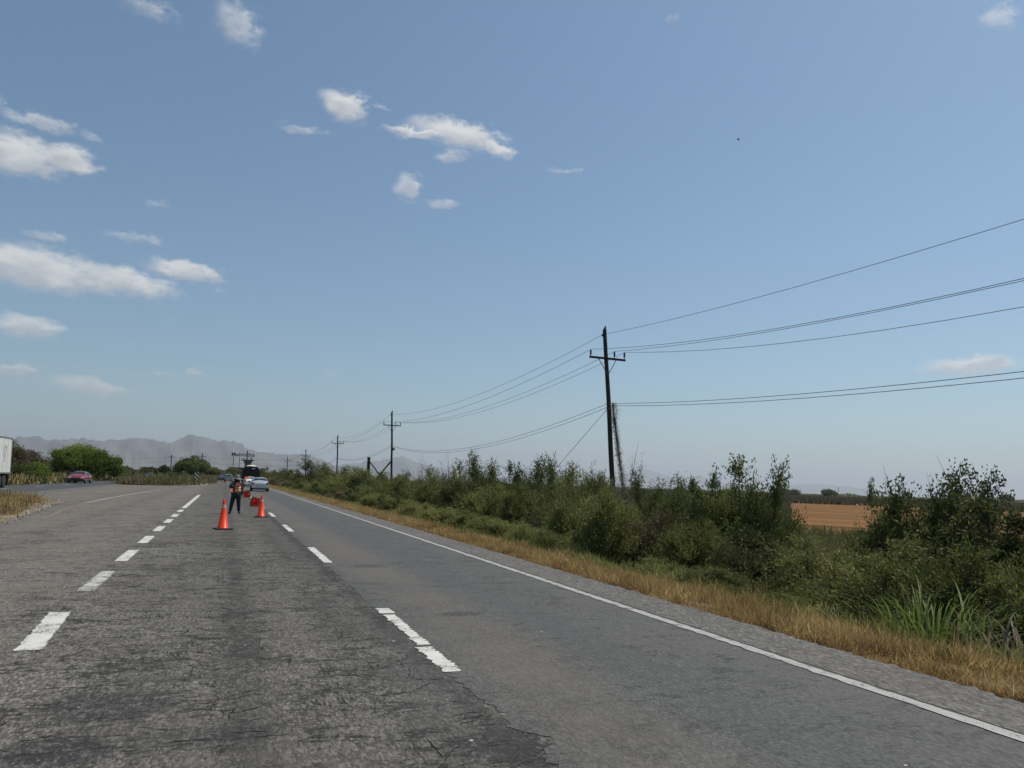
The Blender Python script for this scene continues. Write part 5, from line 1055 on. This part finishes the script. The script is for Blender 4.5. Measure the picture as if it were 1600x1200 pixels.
R9 = Matrix.Rotation(PI / 2, 4, 'X'); me.transform(R9 @ Matrix.Diagonal((k, 2.1 / 2.2, 1, 1)))
me.transform(Matrix.Translation((1.3, -3.0, 13.25))); link('lettering', me, root, M['letters'])
b = MB()
for x, w__ in ((1.6, .5), (3.0, .3), (4.2, .35), (5.6, .5)): b.box((x, -3, 12.0), (w__, .3, .45))
b.build('small_marks', M['letters'], root)
root = empty('canopy_tower', (11.2, 405, -0.2), 0, 'teal funnel-shaped tower with wide flat dark top right of the rooftop letters', 'tower')
b = MB(); b.box((0, 0, 4), (3.1, 3.1, 8)); b.build('shaft', M['teal'], root)
b = MB(); b.v = []; b.box((0, 0, 8.5), (4.4, 4.4, 1.6)); 
for i in range(8):
    if b.v[i][2] < 8: b.v[i] = (b.v[i][0] * .72, b.v[i][1] * .72, b.v[i][2])
b.build('funnel', M['teal'], root)
b = MB(); b.box((-.2, 0, 9.5), (6.2, 6.2, .5)); b.build('flat_top', M['darkwall'], root)
b = MB()
for x in (-2, -.6, 1.6): b.box((x, -2.6, 10.05), (.35, .35, .45))
b.build('roof_lamp', M['blackplastic'], root)

# ------------------------------------------------------------------ bird
root = empty('bird', (46.9, 60.0, 37.35), R_(40), 'tiny dark bird gliding high in the clear right part of the sky', 'bird')
b = MB(); b.lathe([(.005, -.16), (.03, -.1), (.045, 0), (.03, .1), (.02, .14), (.004, .18)], (0, 0, 0), 8, Euler((PI / 2, 0, 0)).to_matrix()); b.build('body', M['blackplastic'], root, smooth=True)
for s in (-1, 1): b = MB(); b.add([(0, .06, .01), (s * .16, .05, .05), (s * .33, -.04, .03), (s * .16, -.05, .045), (0, -.06, .01), (0, .06, -.005), (s * .16, .05, .04), (s * .33, -.04, .025), (s * .16, -.05, .035), (0, -.06, -.005)], [(0, 1, 3, 4), (1, 2, 3), (5, 9, 8, 6), (6, 8, 7), (0, 5, 6, 1), (1, 6, 7, 2), (2, 7, 8, 3), (3, 8, 9, 4)]); b.build('wing', M['blackplastic'], root)

# ------------------------------------------------------------------ the person
M['jacket'] = plain('dark_jacket', (0.022, 0.022, 0.028), 0.85); M['jeans'] = plain('dark_trousers', (0.016, 0.018, 0.025), 0.9, var=.3)
M['skin'] = plain('brown_skin', (0.20, 0.10, 0.06), 0.6); M['vest'] = plain('orange_vest', (0.85, 0.16, 0.03), 0.6); M['vestband'] = plain('reflective_stripe', (0.72, 0.66, 0.55), 0.4)
M['blue'] = plain('blue_sleeve', (0.10, 0.20, 0.36), 0.8); M['hat'] = plain('grey_hat_cloth', (0.17, 0.18, 0.165), 0.9); M['shoe'] = plain('black_boot', (0.014, 0.013, 0.013), 0.6); M['scarf'] = plain('dark_face_cloth', (0.014, 0.014, 0.017), .9)
def skinmesh(name, verts, edges, radii, mat, parent, sub=1, rootv=0):
    me = bpy.data.meshes.new(name); me.from_pydata(verts, edges, []); o = bpy.data.objects.new(name, me); COL.objects.link(o); o.parent = parent
    o.modifiers.new('skin', 'SKIN').use_smooth_shade = True
    sv = me.skin_vertices[0].data
    for i, r in enumerate(radii): sv[i].radius = r if isinstance(r, tuple) else (r, r); sv[i].use_root = (i == rootv)
    m = o.modifiers.new('sub', 'SUBSURF'); m.levels = m.render_levels = sub
    bpy.context.view_layer.update(); d_ = bpy.context.evaluated_depsgraph_get(); mm = bpy.data.meshes.new_from_object(o.evaluated_get(d_)); bpy.data.objects.remove(o)
    mm.materials.clear(); return link(name, mm, parent, mat)
# facing the camera (-y); x to the right in the picture
person = empty('person', (0.52, 33.15, 0.0), R_(-6), 'road worker in dark clothes, orange vest and grey sun hat, one arm across the chest', 'person')
J = dict(pel=(0, 0, .84), wa=(0, 0, .98), ch=(.01, -.01, 1.16), nb=(.01, 0, 1.33), nk=(.01, -.01, 1.38), hd=(.015, -.03, 1.45), ht=(.015, -.02, 1.575),
         sl=(-.17, 0, 1.29), el=(-.265, -.09, 1.09), hl=(-.03, -.25, 1.155), sr=(.18, 0, 1.29), er=(.24, .02, 1.03), hr=(.25, -.06, .80),
         hipl=(-.085, 0, .80), kl=(-.155, -.03, .45), al=(-.205, .01, .09), tl=(-.23, -.14, .035), hipr=(.085, 0, .80), kr=(.12, -.04, .45), ar=(.14, .01, .09), tr=(.19, -.13, .035))
ks = list(J); ix = {k: i for i, k in enumerate(ks)}; vv = [J[k] for k in ks]
ed = [('pel', 'wa'), ('wa', 'ch'), ('ch', 'nb'), ('nb', 'nk'), ('nk', 'hd'), ('hd', 'ht'), ('nb', 'sl'), ('sl', 'el'), ('el', 'hl'), ('nb', 'sr'), ('sr', 'er'), ('er', 'hr'), ('pel', 'hipl'), ('hipl', 'kl'), ('kl', 'al'), ('al', 'tl'), ('pel', 'hipr'), ('hipr', 'kr'), ('kr', 'ar'), ('ar', 'tr')]
rad = dict(pel=(.13, .10), wa=(.125, .09), ch=(.145, .105), nb=(.08, .07), nk=.05, hd=(.075, .09), ht=(.06, .07), sl=.06, el=.045, hl=.03, sr=.06, er=.045, hr=.03, hipl=.09, kl=.058, al=.04, tl=.033, hipr=.09, kr=.058, ar=.04, tr=.033)
edges = [(ix[a], ix[c]) for a, c in ed]; rr = [rad[k] for k in ks]
def hand(side, wrist, d, spread):
    """palm and five separate bent fingers"""
    w = Vector(wrist); d = Vector(d).normalized(); s = Vector(spread).normalized(); nrm = d.cross(s); palm = w + d * .06
    vv.append(tuple(palm)); rr.append((.034, .018)); ip = len(vv) - 1; edges.append((ix[side], ip))
    for q, ln in ((-.028, .062), (-.010, .072), (.009, .068), (.027, .055)):
        a_ = palm + d * .035 + s * q; b_ = a_ + d * ln * .5 + nrm * .006; c_ = b_ + d * ln * .35 + nrm * .022
        o = len(vv); vv.extend([tuple(a_), tuple(b_), tuple(c_)]); rr.extend([.009, .0085, .007]); edges.extend([(ip, o), (o, o + 1), (o + 1, o + 2)])
    a_ = w + d * .03 - s * .035; b_ = a_ + d * .03 - s * .02; o = len(vv); vv.extend([tuple(a_), tuple(b_)]); rr.extend([.011, .009]); edges.extend([(ip, o), (o, o + 1)])
hand('hr', J['hr'], (.02, -.12, -1), (0, -1, .1)); hand('hl', J['hl'], (1, -.25, .2), (0, .2, 1))
skinmesh('person_body', vv, edges, rr, M['skin'], person, sub=1)
def clothes(nm, keys, scale, mat, extra=None):
    kk = [k for k in ks if k in keys]; im = {k: i for i, k in enumerate(kk)}; v_ = [J[k] for k in kk]; e_ = [(im[a], im[c]) for a, c in ed if a in im and c in im]
    r_ = []
    for k in kk:
        q = rad[k]; q = q if isinstance(q, tuple) else (q, q); r_.append((q[0] * scale + .012, q[1] * scale + .012))
    return skinmesh(nm, v_, e_, r_, mat, person, sub=1, rootv=0)
clothes('jacket', ('pel', 'wa', 'ch', 'nb', 'nk', 'sl', 'el', 'hl', 'sr', 'er', 'hr'), 1.06, M['jacket'])
clothes('trousers', ('pel', 'hipl', 'kl', 'al', 'hipr', 'kr', 'ar'), 1.3, M['jeans'])
clothes('boot', ('al', 'tl'), 1.25, M['shoe']); clothes('boot', ('ar', 'tr'), 1.25, M['shoe'])
skinmesh('blue_sleeve', [(-.165, -.01, 1.31), (-.20, -.035, 1.245), (-.235, -.06, 1.185)], [(0, 1), (1, 2)], [.072, .078, .068], M['blue'], person, 1)
# vest: shell round the torso, open at the sides of the chest
b = MB(); n = 20
prof_ = [(.175, .135, .90), (.172, .132, 1.0), (.178, .138, 1.10), (.176, .14, 1.20), (.14, .12, 1.30), (.09, .09, 1.345)]
for rx, ry, z in prof_:
    for j_ in range(n): t_ = 2 * PI * j_ / n; b.v.append((.035 + rx * .9 * math.cos(t_), -.01 + ry * math.sin(t_), z))
b.f = [(i * n + j_, i * n + (j_ + 1) % n, (i + 1) * n + (j_ + 1) % n, (i + 1) * n + j_) for i in range(len(prof_) - 1) for j_ in range(n) if not 8 <= j_ <= 12]
vo = b.build('vest', M['vest'], person, smooth=True); m = vo.modifiers.new('s', 'SOLIDIFY'); m.thickness = .012
for z0 in (.97, 1.075): b = MB(); b.lathe([(.166, z0), (.167, z0 + .04)], (.035, -.01, 0), 20, sy=.86); b.f = [f_ for i, f_ in enumerate(b.f[:-2]) if not 8 <= i % 20 <= 12]; q = b.build('vest_stripe', M['vestband'], person, smooth=True); q.modifiers.new('s', 'SOLIDIFY').thickness = .006
b = MB(); b.tube([(.10, -.14, .96), (.105, -.152, 1.1), (.10, -.15, 1.2), (.085, -.11, 1.315)], .018, 6); b.build('vest_stripe', M['vestband'], person)
# face: eyes, nose, ears, cloth over mouth and neck, hat with wide brim and neck flap
for s in (-1, 1):
    b = MB(); b.lathe([(.001, -.011), (.009, -.006), (.012, 0), (.009, .006), (.001, .011)], (.015 + s * .031, -.118, 1.487), 8); b.build('eye', M['whitepost'], person, smooth=True)
    b = MB(); b.lathe([(.004, -.03), (.012, -.015), (.014, .01), (.006, .03)], (.015 + s * .088, -.02, 1.475), 6); b.build('ear', M['skin'], person, smooth=True)
b = MB(); b.tube([(.015, -.112, 1.50), (.015, -.142, 1.462), (.015, -.118, 1.452)], [.009, .014, .01], 6); b.build('nose', M['skin'], person, smooth=True)
b = MB(); b.box((.015, -.118, 1.425), (.05, .02, .012)); b.build('mouth', M['scarf'], person)
b = MB(); b.lathe([(.085, 1.33), (.098, 1.38), (.102, 1.43), (.099, 1.47)], (.015, -.03, 0), 16, sy=1.08); b.build('face_cloth', M['scarf'], person, smooth=True)
hb = Euler((R_(6), R_(14), 0)).to_matrix()
b = MB(); b.lathe([(.185, -.035), (.15, -.012), (.105, .0), (.10, .05), (.088, .10), (.055, .13), (.01, .14)], (.018, -.025, 1.515), 24, hb, sy=1.08); hatp = b.build('sun_hat', M['hat'], person, smooth=True)
b = MB(); fl = []
for i, z in enumerate((1.52, 1.44, 1.36, 1.28)):
    r = .125 + .022 * i
    for j_ in range(15): t_ = R_(-52 + 284 * j_ / 14); fl.append((.02 + r * math.cos(t_), -.01 + r * math.sin(t_), z - .02 * abs(math.cos(t_))))
b.add(fl, [(i * 15 + j_, i * 15 + j_ + 1, (i + 1) * 15 + j_ + 1, (i + 1) * 15 + j_) for i in range(3) for j_ in range(14)]); fo = b.build('neck_flap', M['hat'], person, smooth=True); fo.modifiers.new('s', 'SOLIDIFY').thickness = .006

# ------------------------------------------------------------------ haze
HZ = dict(density=6.0e-5, color=(0.83, 0.89, 0.97), aniso=0.25)
b = MB(); b.box((0, 0, 0), (96000, 96000, 1300.0)); hm = bpy.data.materials.new('haze_air'); hm.use_nodes = True; ht = hm.node_tree; ht.nodes.clear()
pv_ = N(ht, 'ShaderNodeVolumePrincipled'); pv_.inputs['Density'].default_value = HZ['density']; pv_.inputs['Color'].default_value = (*HZ['color'], 1); pv_.inputs['Anisotropy'].default_value = HZ['aniso']
ho = N(ht, 'ShaderNodeOutputMaterial'); ht.links.new(pv_.outputs[0], ho.inputs['Volume'])
hz = b.build('haze', hm); hz.location = (0, 0, 1300 / 2 - 4.5); tag(hz, 'thin pale haze over the plain and mountains', 'haze', kind='stuff')
